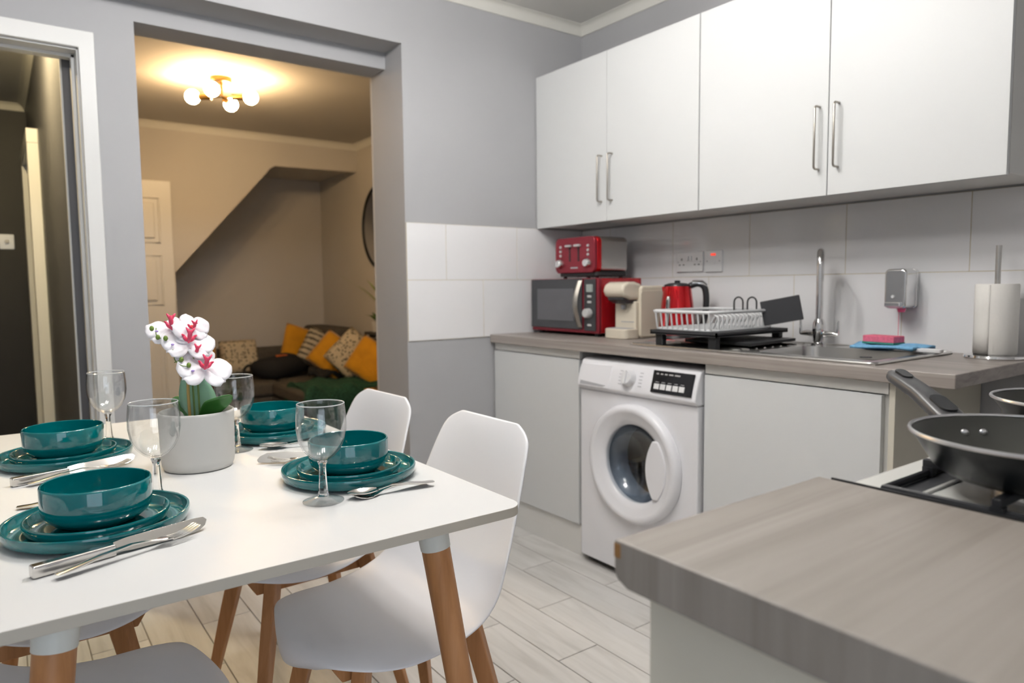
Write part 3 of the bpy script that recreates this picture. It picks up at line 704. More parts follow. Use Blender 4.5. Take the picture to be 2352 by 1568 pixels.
for k in range(3):
    a = 2*PI*k/3+0.4
    pd = obj('drum_paddle', prism(B(), [(-0.03, 0.202), (0.03, 0.202), (0.012, 0.150), (-0.012, 0.150)], -0.40, -0.13, 'z'), 'drum', wm, bevel=0.005, loc=(0, CY, CZ))
    pd.matrix_basis = Matrix.Translation((0, CY, CZ)) @ Matrix.Rotation(-PI/2, 4, 'Y') @ Matrix.Rotation(a, 4, 'Z')

# ---- stainless sink with drainer let into the worktop
SX0, SX1, SY0, SY1 = -0.552, -0.055, -1.812, -0.880
sk = thing('kitchen_sink', 'stainless steel inset sink with ridged drainer under the dish rack', 'sink', (0, 0, HC))
bm = B()
box(bm, SX0, SX1, SY0, BY0, 0.0, 0.004); box(bm, SX0, BX0, BY0, BY1, 0.0, 0.004); box(bm, BX1, SX1, BY0, BY1, 0.0, 0.004); box(bm, SX0, SX1, BY1, SY1, 0.0, 0.004)
obj('rim_plate', bm, 'steel', sk, bevel=0.0)
lip = rrect(SX0, SX1, SY0, SY1, 0.02, 5)
obj('raised_edge', tube(B(), [(x, y, 0.0045) for x, y in lip], 0.0045, 8, closed=True), 'steel', sk, smooth=True)
bm = B(); top = rrect(BX0, BX1, BY0, BY1, 0.05, 6); bot = rrect(BX0+0.02, BX1-0.02, BY0+0.02, BY1-0.02, 0.04, 6)
vt = [bm.verts.new((x, y, 0.004)) for x, y in top]; vb = [bm.verts.new((x, y, -0.15)) for x, y in bot]
for i in range(len(vt)): j = (i+1) % len(vt); bm.faces.new((vt[i], vt[j], vb[j], vb[i]))
bm.faces.new(vb)
obj('bowl', bm, 'steel', sk, smooth=True, angle=40)
obj('overflow', lathe(B(), [(0, 0.002), (0.016, 0.002), (0.018, 0), (0, 0)], 20), 'black_plastic', sk, loc=(-0.40, -1.71, 0.0045))
for k in range(9):
    x = -0.49+0.048*k
    obj('drainer_ridge', prism(B(), [(x-0.008, 0.004), (x, 0.009), (x+0.008, 0.004)], -1.33, -0.93, 'y'), 'steel', sk)
# mixer tap
tp = thing('mixer_tap', 'chrome swan-neck mixer tap with two lever handles behind the sink', 'tap', (-0.10, -1.386, HC))
obj('base_collar', lathe(B(), [(0, 0), (0.026, 0), (0.026, 0.012), (0.020, 0.016), (0, 0.016)], 28), 'chrome', tp, smooth=True)
obj('body', lathe(B(), [(0, 0.014), (0.018, 0.014), (0.021, 0.035), (0.023, 0.06), (0.021, 0.085), (0.015, 0.10), (0, 0.102)], 28), 'chrome', tp, smooth=True)
neck = [(0, 0, 0.09), (0, 0, 0.20), (0, 0, 0.285)]+[(-0.055+0.055*math.cos(a), 0.0, 0.285+0.055*math.sin(a)) for a in [PI*k/10 for k in range(1, 11)]]+[(-0.11, 0.0, 0.235)]
obj('spout', tube(B(), neck, [0.0125]*len(neck), 16), 'chrome', tp, smooth=True, angle=60, rot=(0, 0, math.radians(30)))
for s in (-1, 1):
    lv = obj('lever_arm', tube(B(), [(0, s*0.015, 0.045), (0, s*0.045, 0.048), (0, s*0.072, 0.045)], [0.011, 0.012, 0.006], 14), 'chrome', tp, smooth=True, angle=60)
    obj('lever', tube(B(), [(0, s*0.071, 0.044), (0, s*0.072, 0.095)], [0.0055, 0.004], 12), 'chrome', lv, smooth=True, angle=60)

# ---- dish rack
rk = thing('dish_rack', 'white wire dish rack on a black drip tray with short legs', 'dish rack', (-0.3175, -1.115, HC+0.0135))
hx, hy = 0.2125, 0.150
bm = B(); box(bm, -hx, hx, -hy, hy, 0.036, 0.040)
for a in ((-hx, -hx+0.006, -hy, hy), (hx-0.006, hx, -hy, hy), (-hx, hx, -hy, -hy+0.006), (-hx, hx, hy-0.006, hy)): box(bm, a[0], a[1], a[2], a[3], 0.033, 0.049)
obj('drip_tray', bm, 'dark_plastic', rk)
for x in (-hx+0.02, hx-0.03):
    for y in (-hy+0.025, hy-0.035): obj('leg', box(B(), x-0.012, x+0.012, y-0.016, y+0.016, -0.0085, 0.036), 'black_plastic', rk, bevel=0.002)
obj('spout_tray', prism(B(), [(-0.10, 0.0), (0.17, 0.006), (0.17, 0.016), (-0.10, 0.012)], -0.21, 0.08, 'y'), 'black_plastic', rk, bevel=0.002)
rim = rrect(-hx-0.004, hx-0.06, -hy+0.01, hy+0.004, 0.05, 5)
obj('rim_wire', tube(B(), [(x, y, 0.118) for x, y in rim], 0.0058, 8, closed=True), 'rack_white', rk, smooth=True)
base = rrect(-hx+0.012, hx-0.07, -hy+0.02, hy-0.012, 0.04, 5)
obj('base_wire', tube(B(), [(x, y, 0.054) for x, y in base], 0.0045, 8, closed=True), 'rack_white', rk, smooth=True)
for k in range(11):
    y = -hy+0.03+0.024*k
    obj('side_wire', tube(B(), [(-hx-0.004, y, 0.118), (-hx+0.004, y, 0.064), (-hx+0.008, y, 0.053), (hx-0.07, y, 0.053), (hx-0.062, y, 0.118)], 0.0032, 6), 'rack_white', rk, smooth=True)
for k in range(12):
    x = -hx+0.05+0.024*k
    obj('plate_divider', tube(B(), [(x, -hy+0.03, 0.05), (x+0.006, -hy+0.035, 0.10), (x+0.012, -hy+0.055, 0.106), (x+0.012, -hy+0.085, 0.05)], 0.0035, 6), 'rack_white', rk, smooth=True)
for y in (0.01, -0.05):
    obj('cup_hook', tube(B(), [(0.13, y+0.020, 0.10)]+[(0.13, y+0.020*math.cos(a), 0.145+0.02*math.sin(a)) for a in [PI*k/8 for k in range(9)]]+[(0.13, y-0.020, 0.11)], 0.0032, 8), 'black_plastic', rk, smooth=True)
hold = obj('cutlery_holder', box(B(), -0.012, 0.012, -0.068, 0.068, -0.045, 0.045), 'dark_plastic', rk, bevel=0.003)
hold.location = (0.115, -0.185, 0.118); hold.rotation_euler = (math.radians(-11), 0, math.radians(32))
obj('holder_arm', tube(B(), [(0.08, -0.12, 0.10), (0.10, -0.15, 0.085), (0.12, -0.175, 0.08)], 0.004, 8), 'rack_white', rk, smooth=True)

# ---- microwave
mw = thing('microwave', 'red and black microwave oven in the corner under the toaster', 'microwave', (-0.36, -0.268, HC))
# local front toward -x, y +-0.236
obj('body', box(B(), 0.016, 0.275, -0.236, 0.236, 0.014, 0.261), 'red', mw, bevel=0.006, seg=3)
obj('front_frame', box(B(), 0.0, 0.018, -0.238, 0.238, 0.014, 0.262), 'redpanel', mw, bevel=0.004)
obj('oven_door', box(B(), -0.008, 0.001, -0.132, 0.235, 0.030, 0.260), 'smoke_glass', mw, bevel=0.003)
obj('door_window', box(B(), -0.0095, -0.006, -0.082, 0.186, 0.066, 0.216), 'mw_window', mw, bevel=0.001)
hp = [(-0.012-0.030*math.sin(PI*k/14), 0, 0.040+0.212*k/14) for k in range(15)]
bm = B()
for d in (0,):
    a = [bm.verts.new((x-0.000, -0.112, z)) for x, y, z in hp]; b = [bm.verts.new((x-0.005, -0.125, z)) for x, y, z in hp]; c = [bm.verts.new((x+0.004, -0.138, z)) for x, y, z in hp]; e = [bm.verts.new((x+0.006, -0.125, z)) for x, y, z in hp]
    for q, r in ((a, b), (b, c), (c, e), (e, a)):
        for i in range(14): bm.faces.new((q[i], q[i+1], r[i+1], r[i]))
    bm.faces.new((a[0], b[0], c[0], e[0])); bm.faces.new((a[-1], b[-1], c[-1], e[-1]))
obj('door_handle', bm, 'satin', mw, smooth=True, angle=50)
obj('control_panel', box(B(), -0.006, 0.001, -0.222, -0.148, 0.026, 0.258), 'dark_plastic', mw, bevel=0.002)
obj('display', box(B(), -0.0075, -0.005, -0.206, -0.164, 0.200, 0.234), 'lcd', mw, bevel=0.001)
for y, z in ((-0.185, 0.180), (-0.185, 0.155), (-0.185, 0.052)):
    obj('button', box(B(), -0.009, -0.005, y-0.013, y+0.013, z-0.005, z+0.005), 'button', mw, bevel=0.002)
obj('dial', lathe(B(), [(0, 0.026), (0.018, 0.026), (0.021, 0.022), (0.022, 0), (0, 0)], 28), 'button', mw, smooth=True, angle=40, loc=(-0.006, -0.182, 0.106), rot=(0, -PI/2, 0))
for x in (0.03, 0.24):
    for y in (-0.20, 0.20): obj('foot', lathe(B(), [(0, 0), (0.012, 0), (0.012, 0.015), (0, 0.015)], 14), 'black_plastic', mw, loc=(x, y, 0))
# ---- toaster
ts = thing('toaster', 'red four-slice toaster with silver sides on top of the microwave', 'toaster', (-0.325, -0.318, HC+0.261))
obj('base', prism(B(), rrect(0.004, 0.206, -0.130, 0.130, 0.02), 0.010, 0.030), 'black_plastic', ts, bevel=0.003)
def tprof(w): return rrect(-w, w, 0.026, 0.190, 0.026, 6)
obj('front_panel', prism(B(), tprof(0.136), -0.012, 0.008, 'x'), 'redpanel', ts, bevel=0.006, seg=3)
obj('steel_shell', prism(B(), tprof(0.131), 0.024, 0.205, 'x'), 'steel', ts, bevel=0.010, seg=3)
obj('red_trim_band', prism(B(), tprof(0.1370), 0.006, 0.034, 'x'), 'redmetal', ts, bevel=0.004)
for y in (-0.075, -0.025, 0.025, 0.075): obj('bread_slot', box(B(), 0.045, 0.185, y-0.011, y+0.011, 0.186, 0.1915), 'black_plastic', ts)
for y in (0.030, -0.030):
    obj('lever_slot', box(B(), -0.0135, -0.010, y-0.004, y+0.004, 0.080, 0.160), 'black_plastic', ts)
    obj('lever', box(B(), -0.030, -0.012, y-0.018, y+0.018, 0.146, 0.156), 'button', ts, bevel=0.003)
for y in (-0.095, 0.095):
    k_ = obj('browning_dial', lathe(B(), [(0, 0.022), (0.015, 0.022), (0.020, 0.016), (0.022, 0), (0, 0)], 24), 'chrome', ts, smooth=True, angle=40, loc=(-0.012, y, 0.070), rot=(0, -PI/2, 0))
    for z in (0.108, 0.128, 0.148): obj('button', lathe(B(), [(0, 0.004), (0.006, 0.004), (0.007, 0), (0, 0)], 14), 'button', ts, smooth=True, loc=(-0.012, y, z), rot=(0, -PI/2, 0))
obj('brand_plate', box(B(), -0.0128, -0.011, -0.025, 0.025, 0.047, 0.053), 'grey_mark', ts)
for x in (0.03, 0.18):
    for y in (-0.11, 0.11): obj('foot', lathe(B(), [(0, 0), (0.009, 0), (0.009, 0.012), (0, 0.012)], 12), 'black_plastic', ts, loc=(x, y, 0))
# ---- coffee machine
cm = thing('coffee_machine', 'cream pod coffee machine between the microwave and the kettle', 'coffee machine', (-0.37, -0.622, HC))
obj('body', prism(B(), rrect(0.078, 0.235, 0.0, 0.226, 0.018, 4), -0.072, 0.072, 'y'), 'cream', cm, bevel=0.010, seg=3)
obj('side_panel', prism(B(), rrect(0.075, 0.230, 0.008, 0.205, 0.015, 4), -0.0755, -0.071, 'y'), 'cream', cm, bevel=0.003)
obj('column', box(B(), 0.055, 0.085, -0.062, 0.062, 0.03, 0.16), 'cream', cm, bevel=0.008, seg=3)
obj('brew_head', prism(B(), [(0.09, 0.166), (0.03, 0.166), (-0.012, 0.182), (-0.022, 0.205), (-0.012, 0.232), (0.015, 0.243), (0.06, 0.243), (0.10, 0.232)], -0.060, 0.060, 'y'), 'cream', cm, bevel=0.022, seg=4)
obj('head_underside', prism(B(), [(0.085, 0.150), (0.03, 0.150), (-0.004, 0.166), (-0.004, 0.178), (0.085, 0.178)], -0.048, 0.048, 'y'), 'dark_plastic', cm, bevel=0.010, seg=3)
obj('spout', lathe(B(), [(0, 0), (0.008, 0), (0.012, 0.02), (0, 0.02)], 16), 'grey_mark', cm, smooth=True, loc=(0.045, 0, 0.125))
obj('drip_tray', prism(B(), rrect(-0.015, 0.09, -0.066, 0.066, 0.03), 0.0, 0.044), 'cream', cm, bevel=0.006, seg=3)
obj('tray_grid', prism(B(), rrect(-0.006, 0.075, -0.054, 0.054, 0.025), 0.043, 0.0455), 'grey_mark', cm)
obj('tray_line', box(B(), 0.0535, 0.0555, -0.055, 0.02, 0.070, 0.073), 'grey_mark', cm)
# ---- kettle
kt = thing('kettle', 'shiny red metal kettle with black handle behind the dish rack', 'kettle', (-0.185, -0.800, HC))
obj('power_base', lathe(B(), [(0, 0), (0.078, 0), (0.080, 0.006), (0.076, 0.018), (0, 0.018)], 40), 'black_plastic', kt, smooth=True)
obj('body', lathe(B(), [(0.074, 0.018), (0.076, 0.024), (0.074, 0.06), (0.066, 0.15), (0.058, 0.212), (0.056, 0.222)], 48), 'redmetal', kt, smooth=True)
obj('lid', lathe(B(), [(0.056, 0.220), (0.053, 0.229), (0.035, 0.235), (0.012, 0.237), (0.012, 0.246), (0, 0.247)], 40), 'black_plastic', kt, smooth=True)
ang = math.radians(-50)     # handle direction (toward the sink, to the right in view)
ha = [(0.050, 0, 0.222), (0.085, 0, 0.232), (0.112, 0, 0.212), (0.118, 0, 0.15), (0.110, 0, 0.08), (0.092, 0, 0.040), (0.070, 0, 0.036)]
obj('handle', tube(B(), catmull(ha, 5), 0.013, 12), 'black_plastic', kt, smooth=True, angle=60, rot=(0, 0, ang))
obj('handle_cap', tube(B(), [(0.060, 0, 0.235), (0.100, 0, 0.233), (0.118, 0, 0.222)], [0.012, 0.014, 0.010], 12), 'chrome', kt, smooth=True, rot=(0, 0, ang))
obj('spout', prism(B(), [(0.040, 0.222), (0.064, 0.220), (0.060, 0.195), (0.050, 0.190)], -0.014, 0.014, 'y'), 'redmetal', kt, bevel=0.004, rot=(0, 0, ang+PI))
gz = [0.05+0.13*k/10 for k in range(11)]
gang = math.radians(188)
obj('water_gauge', tube(B(), [((0.0772-0.075*(z-0.02)), 0, z) for z in gz], [0.007]+[0.010]*9+[0.007], 10), 'steel', kt, smooth=True, rot=(0, 0, gang))
obj('gauge_window', tube(B(), [((0.0815-0.075*(z-0.02)), 0, z) for z in gz[1:-1]], 0.006, 10), 'smoke_glass', kt, smooth=True, rot=(0, 0, gang))

# ---- sockets
ds = thing('double_socket', 'white double power socket on the tiles above the kettle', 'socket', (-0.005, -0.722, 1.2365))
obj('plate', prism(B(), rrect(-0.074, 0.074, -0.044, 0.044, 0.006), -0.011, 0.0, 'x'), 'white_plastic', ds, bevel=0.003)
for sy in (-1, 1):
    obj('rocker', box(B(), -0.015, -0.010, sy*0.009-0.006, sy*0.009+0.006, 0.006, 0.026), 'white_plastic', ds, bevel=0.001)
    for dy, dz, a, b in ((0, 0.012, 0.0025, 0.005), (-0.011, -0.012, 0.004, 0.0022), (0.011, -0.012, 0.004, 0.0022)):
        obj('pin_hole', box(B(), -0.0115, -0.010, sy*0.042+dy-a, sy*0.042+dy+a, dz-b, dz+b), 'hole', ds)
    obj('screw', lathe(B(), [(0, 0.001), (0.003, 0.001), (0.0032, 0), (0, 0)], 10), 'grey_mark', ds, loc=(-0.011, sy*0.062, 0.0), rot=(0, -PI/2, 0))
fs = thing('fused_switch', 'white fused switch with red neon on the tiles beside the double socket', 'switch', (-0.005, -0.851, 1.2365))
obj('plate', prism(B(), rrect(-0.045, 0.045, -0.047, 0.047, 0.006), -0.010, 0.0, 'x'), 'white_plastic', fs, bevel=0.003)
obj('neon_lamp', box(B(), -0.0125, -0.009, -0.012, 0.012, 0.024, 0.032), 'neon', fs, bevel=0.001)
obj('rocker', box(B(), -0.013, -0.009, -0.008, 0.008, -0.014, 0.012), 'white_plastic', fs, bevel=0.001)
for sy in (-1, 1): obj('screw', lathe(B(), [(0, 0.001), (0.003, 0.001), (0.0032, 0), (0, 0)], 10), 'grey_mark', fs, loc=(-0.010, sy*0.032, 0.0), rot=(0, -PI/2, 0))
# ---- soap dispenser
sd = thing('soap_dispenser', 'chrome wall-mounted soap dispenser on the tiles above the sponge', 'dispenser', (-0.005, -1.646, 1.116))
obj('housing', prism(B(), rrect(-0.036, 0.036, -0.066, 0.066, 0.016, 6), -0.090, -0.002, 'x'), 'chrome', sd, bevel=0.008, seg=4)
obj('back_plate', prism(B(), rrect(-0.037, 0.037, -0.067, 0.067, 0.016, 6), -0.020, 0.0, 'x'), 'chrome', sd, bevel=0.002)
obj('sight_glass', lathe(B(), [(0, 0.003), (0.005, 0.003), (0.006, 0), (0, 0)], 16), 'white_plastic', sd, smooth=True, loc=(-0.090, 0.006, -0.026), rot=(0, -PI/2, 0))
obj('push_button', box(B(), -0.104, -0.088, -0.022, 0.028, -0.060, -0.044), 'chrome', sd, bevel=0.004)
obj('nozzle', lathe(B(), [(0, -0.012), (0.010, -0.012), (0.014, 0), (0, 0)], 16), 'pink_soap', sd, smooth=True, loc=(-0.070, -0.014, -0.066))
obj('soap_drip', tube(B(), [(-0.07, -0.006, -0.076), (-0.07, -0.006, -0.17)], 0.0008, 6), 'pink_soap', sd)
# ---- cloth, sponge, scraper
bm = B()
def fcl(u, v): return (-0.066+0.132*u, -0.105+0.21*v, 0.006+0.006*math.sin(PI*u)*math.sin(7*v)+0.004*math.sin(9*u+4*v))
grid(bm, fcl, 14, 18)
tag(obj('cleaning_cloth', bm, 'blue_cloth', None, smooth=True, solid=0.010, angle=80, loc=(-0.135, -1.660, HC+0.012), rot=(0, 0, math.radians(-6))), 'folded light blue cleaning cloth on the back edge of the sink', 'cloth')
sp = thing('sponge', 'pink scouring sponge lying on the blue cloth', 'sponge', (-0.125, -1.628, HC+0.026), math.radians(-8))
obj('foam', box(B(), -0.030, 0.030, -0.055, 0.055, 0.005, 0.027), 'pink_sponge', sp, bevel=0.003)
obj('scouring_pad', box(B(), -0.0305, 0.0305, -0.0555, 0.0555, 0.0, 0.006), 'green_scour', sp)
sc_ = obj('scraper', prism(B(), rrect(-0.018, 0.018, -0.040, 0.040, 0.008), 0.0, 0.012), 'white_plastic', None, bevel=0.003, loc=(-0.165, -1.785, HC+0.0095), rot=(0, 0, 0.1))
tag(sc_, 'small white plastic scraper at the right end of the blue cloth', 'scraper')
# ---- paper towel holder
ph = thing('paper_towel_holder', 'chrome upright paper towel holder at the end of the worktop', 'towel holder', (-0.105, -1.945, HC))
obj('base_disc', lathe(B(), [(0, 0), (0.078, 0), (0.080, 0.004), (0.078, 0.010), (0.070, 0.012), (0, 0.012)], 48), 'chrome', ph, smooth=True, angle=40)
obj('pole', tube(B(), [(0, 0, 0.01), (0, 0, 0.335)], 0.0075, 16), 'steel', ph, smooth=True)
bm = lathe(B(), [(0.020, 0.0), (0.054, 0.0), (0.056, 0.004), (0.056, 0.205), (0.054, 0.209), (0.020, 0.209), (0.020, 0.0)], 48)
pr = thing('paper_towel_roll', 'white paper towel roll standing on the chrome holder', 'paper roll', (-0.105, -1.945, HC+0.0125))
obj('roll', bm, 'paper', pr, smooth=True, angle=40)
bm = B(); grid(bm, lambda u, v: (0.0567*math.cos(2.2+1.0*u), 0.0567*math.sin(2.2+1.0*u)+0.001*u, 0.002+0.204*v), 10, 4)
obj('loose_sheet', bm, 'paper', pr, smooth=True, solid=0.001)

# ================================================================== COOKER RUN
IX0, IX1, IY0, IY1 = -2.0605, -1.722, -2.93, -2.3225
pw_ = obj('short_worktop', prism(B(), [(IY0, HC-0.042), (IY0, HC), (IY1, HC), (IY1, HC-0.030), (IY1-0.004, HC-0.036), (IY1-0.016, HC-0.042)], IX0, IX1, 'x'), 'worktop_x', None, bevel=0.002, seg=2)
tag(pw_, 'short grey wood-effect worktop in the foreground beside the cooker', 'worktop')
obj('chipped_corner', box(B(), IX0-0.0005, IX0+0.005, IY1-0.009, IY1+0.0006, HC-0.017, HC-0.002), 'brass_end', pw_, bevel=0.002)
ec = thing('end_cabinet', 'cream-white cabinet under the foreground worktop', 'cabinet', (0, 0, 0))
obj('end_panel', box(B(), IX0+0.028, IX0+0.046, IY0+0.01, IY1-0.018, 0.0, HC-0.0425), 'endpanel', ec, bevel=0.001)
obj('body', box(B(), IX0+0.047, IX1-0.002, IY0+0.01, IY1-0.04, 0.10, HC-0.0425), 'cabbody', ec)
obj('cabinet_door', box(B(), IX0+0.048, IX1-0.003, IY1-0.039, IY1-0.020, 0.12, HC-0.048), 'cabwhite', ec, bevel=0.0015)
obj('fixing_screw', lathe(B(), [(0, 0.003), (0.004, 0.003), (0.006, 0), (0, 0)], 14), 'steel', ec, smooth=True, loc=(IX0+0.028, -2.374, HC-0.047), rot=(0, -PI/2, 0))

CX0, CX1, CY0, CY1 = -1.719, -1.120, -2.93, -2.338
HZ = 0.898
ck = thing('gas_cooker', 'white freestanding gas cooker with black pan supports', 'cooker', (0, 0, 0))
obj('body', box(B(), CX0+0.004, CX1-0.004, CY0, CY1-0.03, 0.02, HZ-0.03), 'appliance', ck, bevel=0.004)
obj('front_panel', box(B(), CX0+0.004, CX1-0.004, CY1-0.029, CY1-0.002, 0.10, HZ-0.03), 'appliance', ck, bevel=0.004)
obj('hob_tray', box(B(), CX0, CX1, CY0, CY1, HZ-0.028, HZ), 'hob_white', ck, bevel=0.008, seg=3)
obj('tray_edge_trim', box(B(), CX0-0.0025, CX0, CY0, CY1, HZ-0.004, HC+0.0015), 'black_plastic', ck)
for kx in range(5): obj('control_knob', lathe(B(), [(0, 0.024), (0.018, 0.024), (0.020, 0), (0, 0)], 20), 'black_plastic', ck, smooth=True, angle=40, loc=(-1.65+0.115*kx, CY1-0.002, HZ-0.075), rot=(-PI/2, 0, 0))
for bx, by, br in ((-1.585, -2.50, 0.040), (-1.265, -2.47, 0.034), (-1.585, -2.77, 0.034), (-1.265, -2.77, 0.034)):
    bu = obj('burner', lathe(B(), [(0, 0.012), (br, 0.012), (br+0.004, 0.006), (br+0.004, 0), (0, 0)], 32), 'steel', ck, smooth=True, angle=40, loc=(bx, by, HZ))
    obj('burner_cap', lathe(B(), [(0, 0.006), (br-0.006, 0.006), (br-0.002, 0.003), (br-0.002, 0), (0, 0)], 32), 'cast', bu, smooth=True, angle=40, loc=(0, 0, 0.012))
def bar(name, a, b, h, wd, par):
    a, b = Vector(a), Vector(b); d = (b-a).normalized(); n = Vector((-d.y, d.x, 0))*wd/2
    bm = B(); prism(bm, [((a+n).x, (a+n).y), ((b+n).x, (b+n).y), ((b-n).x, (b-n).y), ((a-n).x, (a-n).y)], a.z, a.z+h)
    return obj(name, bm, 'cast', par, bevel=0.0015)
for (bx, by) in ((-1.585, -2.50), (-1.265, -2.47), (-1.585, -2.77), (-1.265, -2.77)):
    g = 0.112
    gr = obj('pan_support', tube(B(), [(bx+sx*g, by+sy*g, HZ+0.006) for sx, sy in ((-1, -1), (1, -1), (1, 1), (-1, 1))], 0.005, 8, closed=True), 'cast', ck)
    for sx, sy in ((-1, 0), (1, 0), (0, -1), (0, 1)):
        bar('support_bar', (bx+sx*g*1.06, by+sy*g*1.06, HZ+0.012), (bx+sx*0.03, by+sy*0.03, HZ+0.012), 0.010, 0.009, gr)
        obj('support_foot', box(B(), bx+sx*g-0.006, bx+sx*g+0.006, by+sy*g-0.006, by+sy*g+0.006, HZ, HZ+0.013), 'cast', gr)
# dark vent slot along the front of the hob
obj('vent_slot', box(B(), CX0+0.035, CX1-0.035, CY1-0.075, CY1-0.052, HZ-0.004, HZ+0.0012), 'cast', ck, bevel=0.0005)
obj('vent_rim', tube(B(), [(CX0+0.03, CY1-0.047, HZ+0.001), (CX1-0.03, CY1-0.047, HZ+0.001), (CX1-0.03, CY1-0.080, HZ+0.001), (CX0+0.03, CY1-0.080, HZ+0.001)], 0.003, 8, closed=True), 'hob_white', ck, smooth=True)

def frying_pan(label, loc, rz, R, H=0.048):
    t = thing('frying_pan', label, 'frying pan', loc, rz, 'frying pans on the cooker')
    rb_ = R*0.72
    obj('pan_body', lathe(B(), [(0, 0), (rb_-0.006, 0), (rb_, 0.002), (rb_+0.010, 0.010), (R-0.010, H-0.012), (R-0.002, H-0.002), (R-0.0035, H-0.001), (R-0.012, H-0.014), (rb_+0.006, 0.012), (rb_-0.004, 0.005), (0, 0.004)], 72), 'pan_out', t, smooth=True, angle=40)
    obj('nonstick_lining', lathe(B(), [(0, 0.0045), (rb_-0.004, 0.0055), (rb_+0.006, 0.0125), (R-0.0122, H-0.0135), (R-0.0048, H-0.0015)], 72), 'pan_in', t, smooth=True, angle=60)
    obj('rim', tube(B(), [(math.cos(2*PI*k/80)*(R-0.0025), math.sin(2*PI*k/80)*(R-0.0025), H-0.0005) for k in range(80)], 0.0024, 8, closed=True), 'pan_rim', t, smooth=True)
    for s in (-1, 1):
        a = s*0.105
        obj('rivet', sphere(B(), (math.cos(a)*(R-0.0165), math.sin(a)*(R-0.0165), H-0.020), 0.0055, 12, 8, (0.7, 1, 0.9)), 'pan_rim', t, smooth=True)
    # handle along +x, rising
    pts = catmull([(R-0.010, 0, H-0.022), (R+0.020, 0, H-0.014), (R+0.046, 0, H-0.005), (R+0.090, 0, H+0.010), (R+0.135, 0, H+0.022), (R+0.168, 0, H+0.029)], 5)
    bm = B(); rings = []
    for i, p in enumerate(pts):
        s = i/(len(pts)-1)
        wd = 0.0165+0.0035*math.sin(PI*min(1, s*1.6)) - (0.006 if s < 0.25 else 0)*(1-s*4 if s < .25 else 0); th = 0.0085+0.0015*math.sin(PI*s)
        if s > 0.93: wd *= 0.80
        d = (pts[min(i+1, len(pts)-1)]-pts[max(i-1, 0)]).normalized(); up = Vector((-d.z, 0, d.x))
        rings.append([bm.verts.new(p+Vector((0, 1, 0))*wd*math.copysign(abs(math.cos(q))**0.7, math.cos(q))+up*th*math.copysign(abs(math.sin(q))**0.7, math.sin(q))) for q in [2*PI*k/16 for k in range(16)]])
    for a, b in zip(rings, rings[1:]):
        for k in range(16): bm.faces.new((a[k], a[(k+1) % 16], b[(k+1) % 16], b[k]))
    bm.faces.new(rings[0]); bm.faces.new(rings[-1])
    h = obj('handle', bm, 'handle_grey', t, smooth=True, angle=50)
    sl_ = math.atan2(0.010, 0.036)
    obj('hanging_hole', prism(B(), rrect(-0.016, 0.016, -0.0075, 0.0075, 0.007), 0.006, 0.0122), 'black_plastic', h, loc=(R+0.146, 0, H+0.0242), rot=(0, -sl_*0.9, 0))
    obj('thumb_rest', prism(B(), rrect(-0.022, 0.022, -0.011, 0.011, 0.010), 0.006, 0.0108), 'black_plastic', h, loc=(R+0.050, 0, H-0.002), rot=(0, -0.33, 0))
    obj('handle_seam', tube(B(), [(R+0.05, -0.0185, H-0.004), (R+0.09, -0.0188, H+0.0095), (R+0.135, -0.0172, H+0.0215)], 0.0016, 6), 'steel', h)
    return t
frying_pan('black non-stick frying pan with grey handle and two rivets in the foreground', (-1.585, -2.50, HZ+0.022), math.radians(53.5), 0.128)
frying_pan('smaller black frying pan mostly cut off by the right edge of the photo', (-1.262, -2.458, HZ+0.022), math.radians(16), 0.115)

# ================================================================== DINING TABLE
TZ = 0.755
TX0, TX1, TY0, TY1 = -2.585, -1.770, -1.811, -0.475
dt = thing('dining_table', 'white rectangular dining table with round beech legs', 'table', ((TX0+TX1)/2, (TY0+TY1)/2, 0))
hw, hl_ = (TX1-TX0)/2, (TY1-TY0)/2
top = obj('table_top', prism(B(), rrect(-hw, hw, -hl_, hl_, 0.035, 8), TZ-0.017, TZ), ['table', 'table_edge'], dt, bevel=0.0012, seg=2)
for p in top.data.polygons:
    if abs(p.normal.z) < 0.5: p.material_index = 1
for sx in (-1, 1):
    for sy in (-1, 1):
        bx, by = sx*(hw-0.130), sy*(hl_-0.113)
        def q(s): return (bx+sx*s*0.085, by+sy*s*0.085, (TZ-0.017)*(1-s))
        lg = obj('leg', tube(B(), [q(0.085), q(0.5), q(1.0)], [0.0255, 0.0235, 0.015], 24), 'beech', dt, smooth=True, angle=50)
        obj('leg_socket', tube(B(), [q(0.0), q(0.086)], [0.0285, 0.0268], 24), 'socket_cap', lg, smooth=True, angle=50)

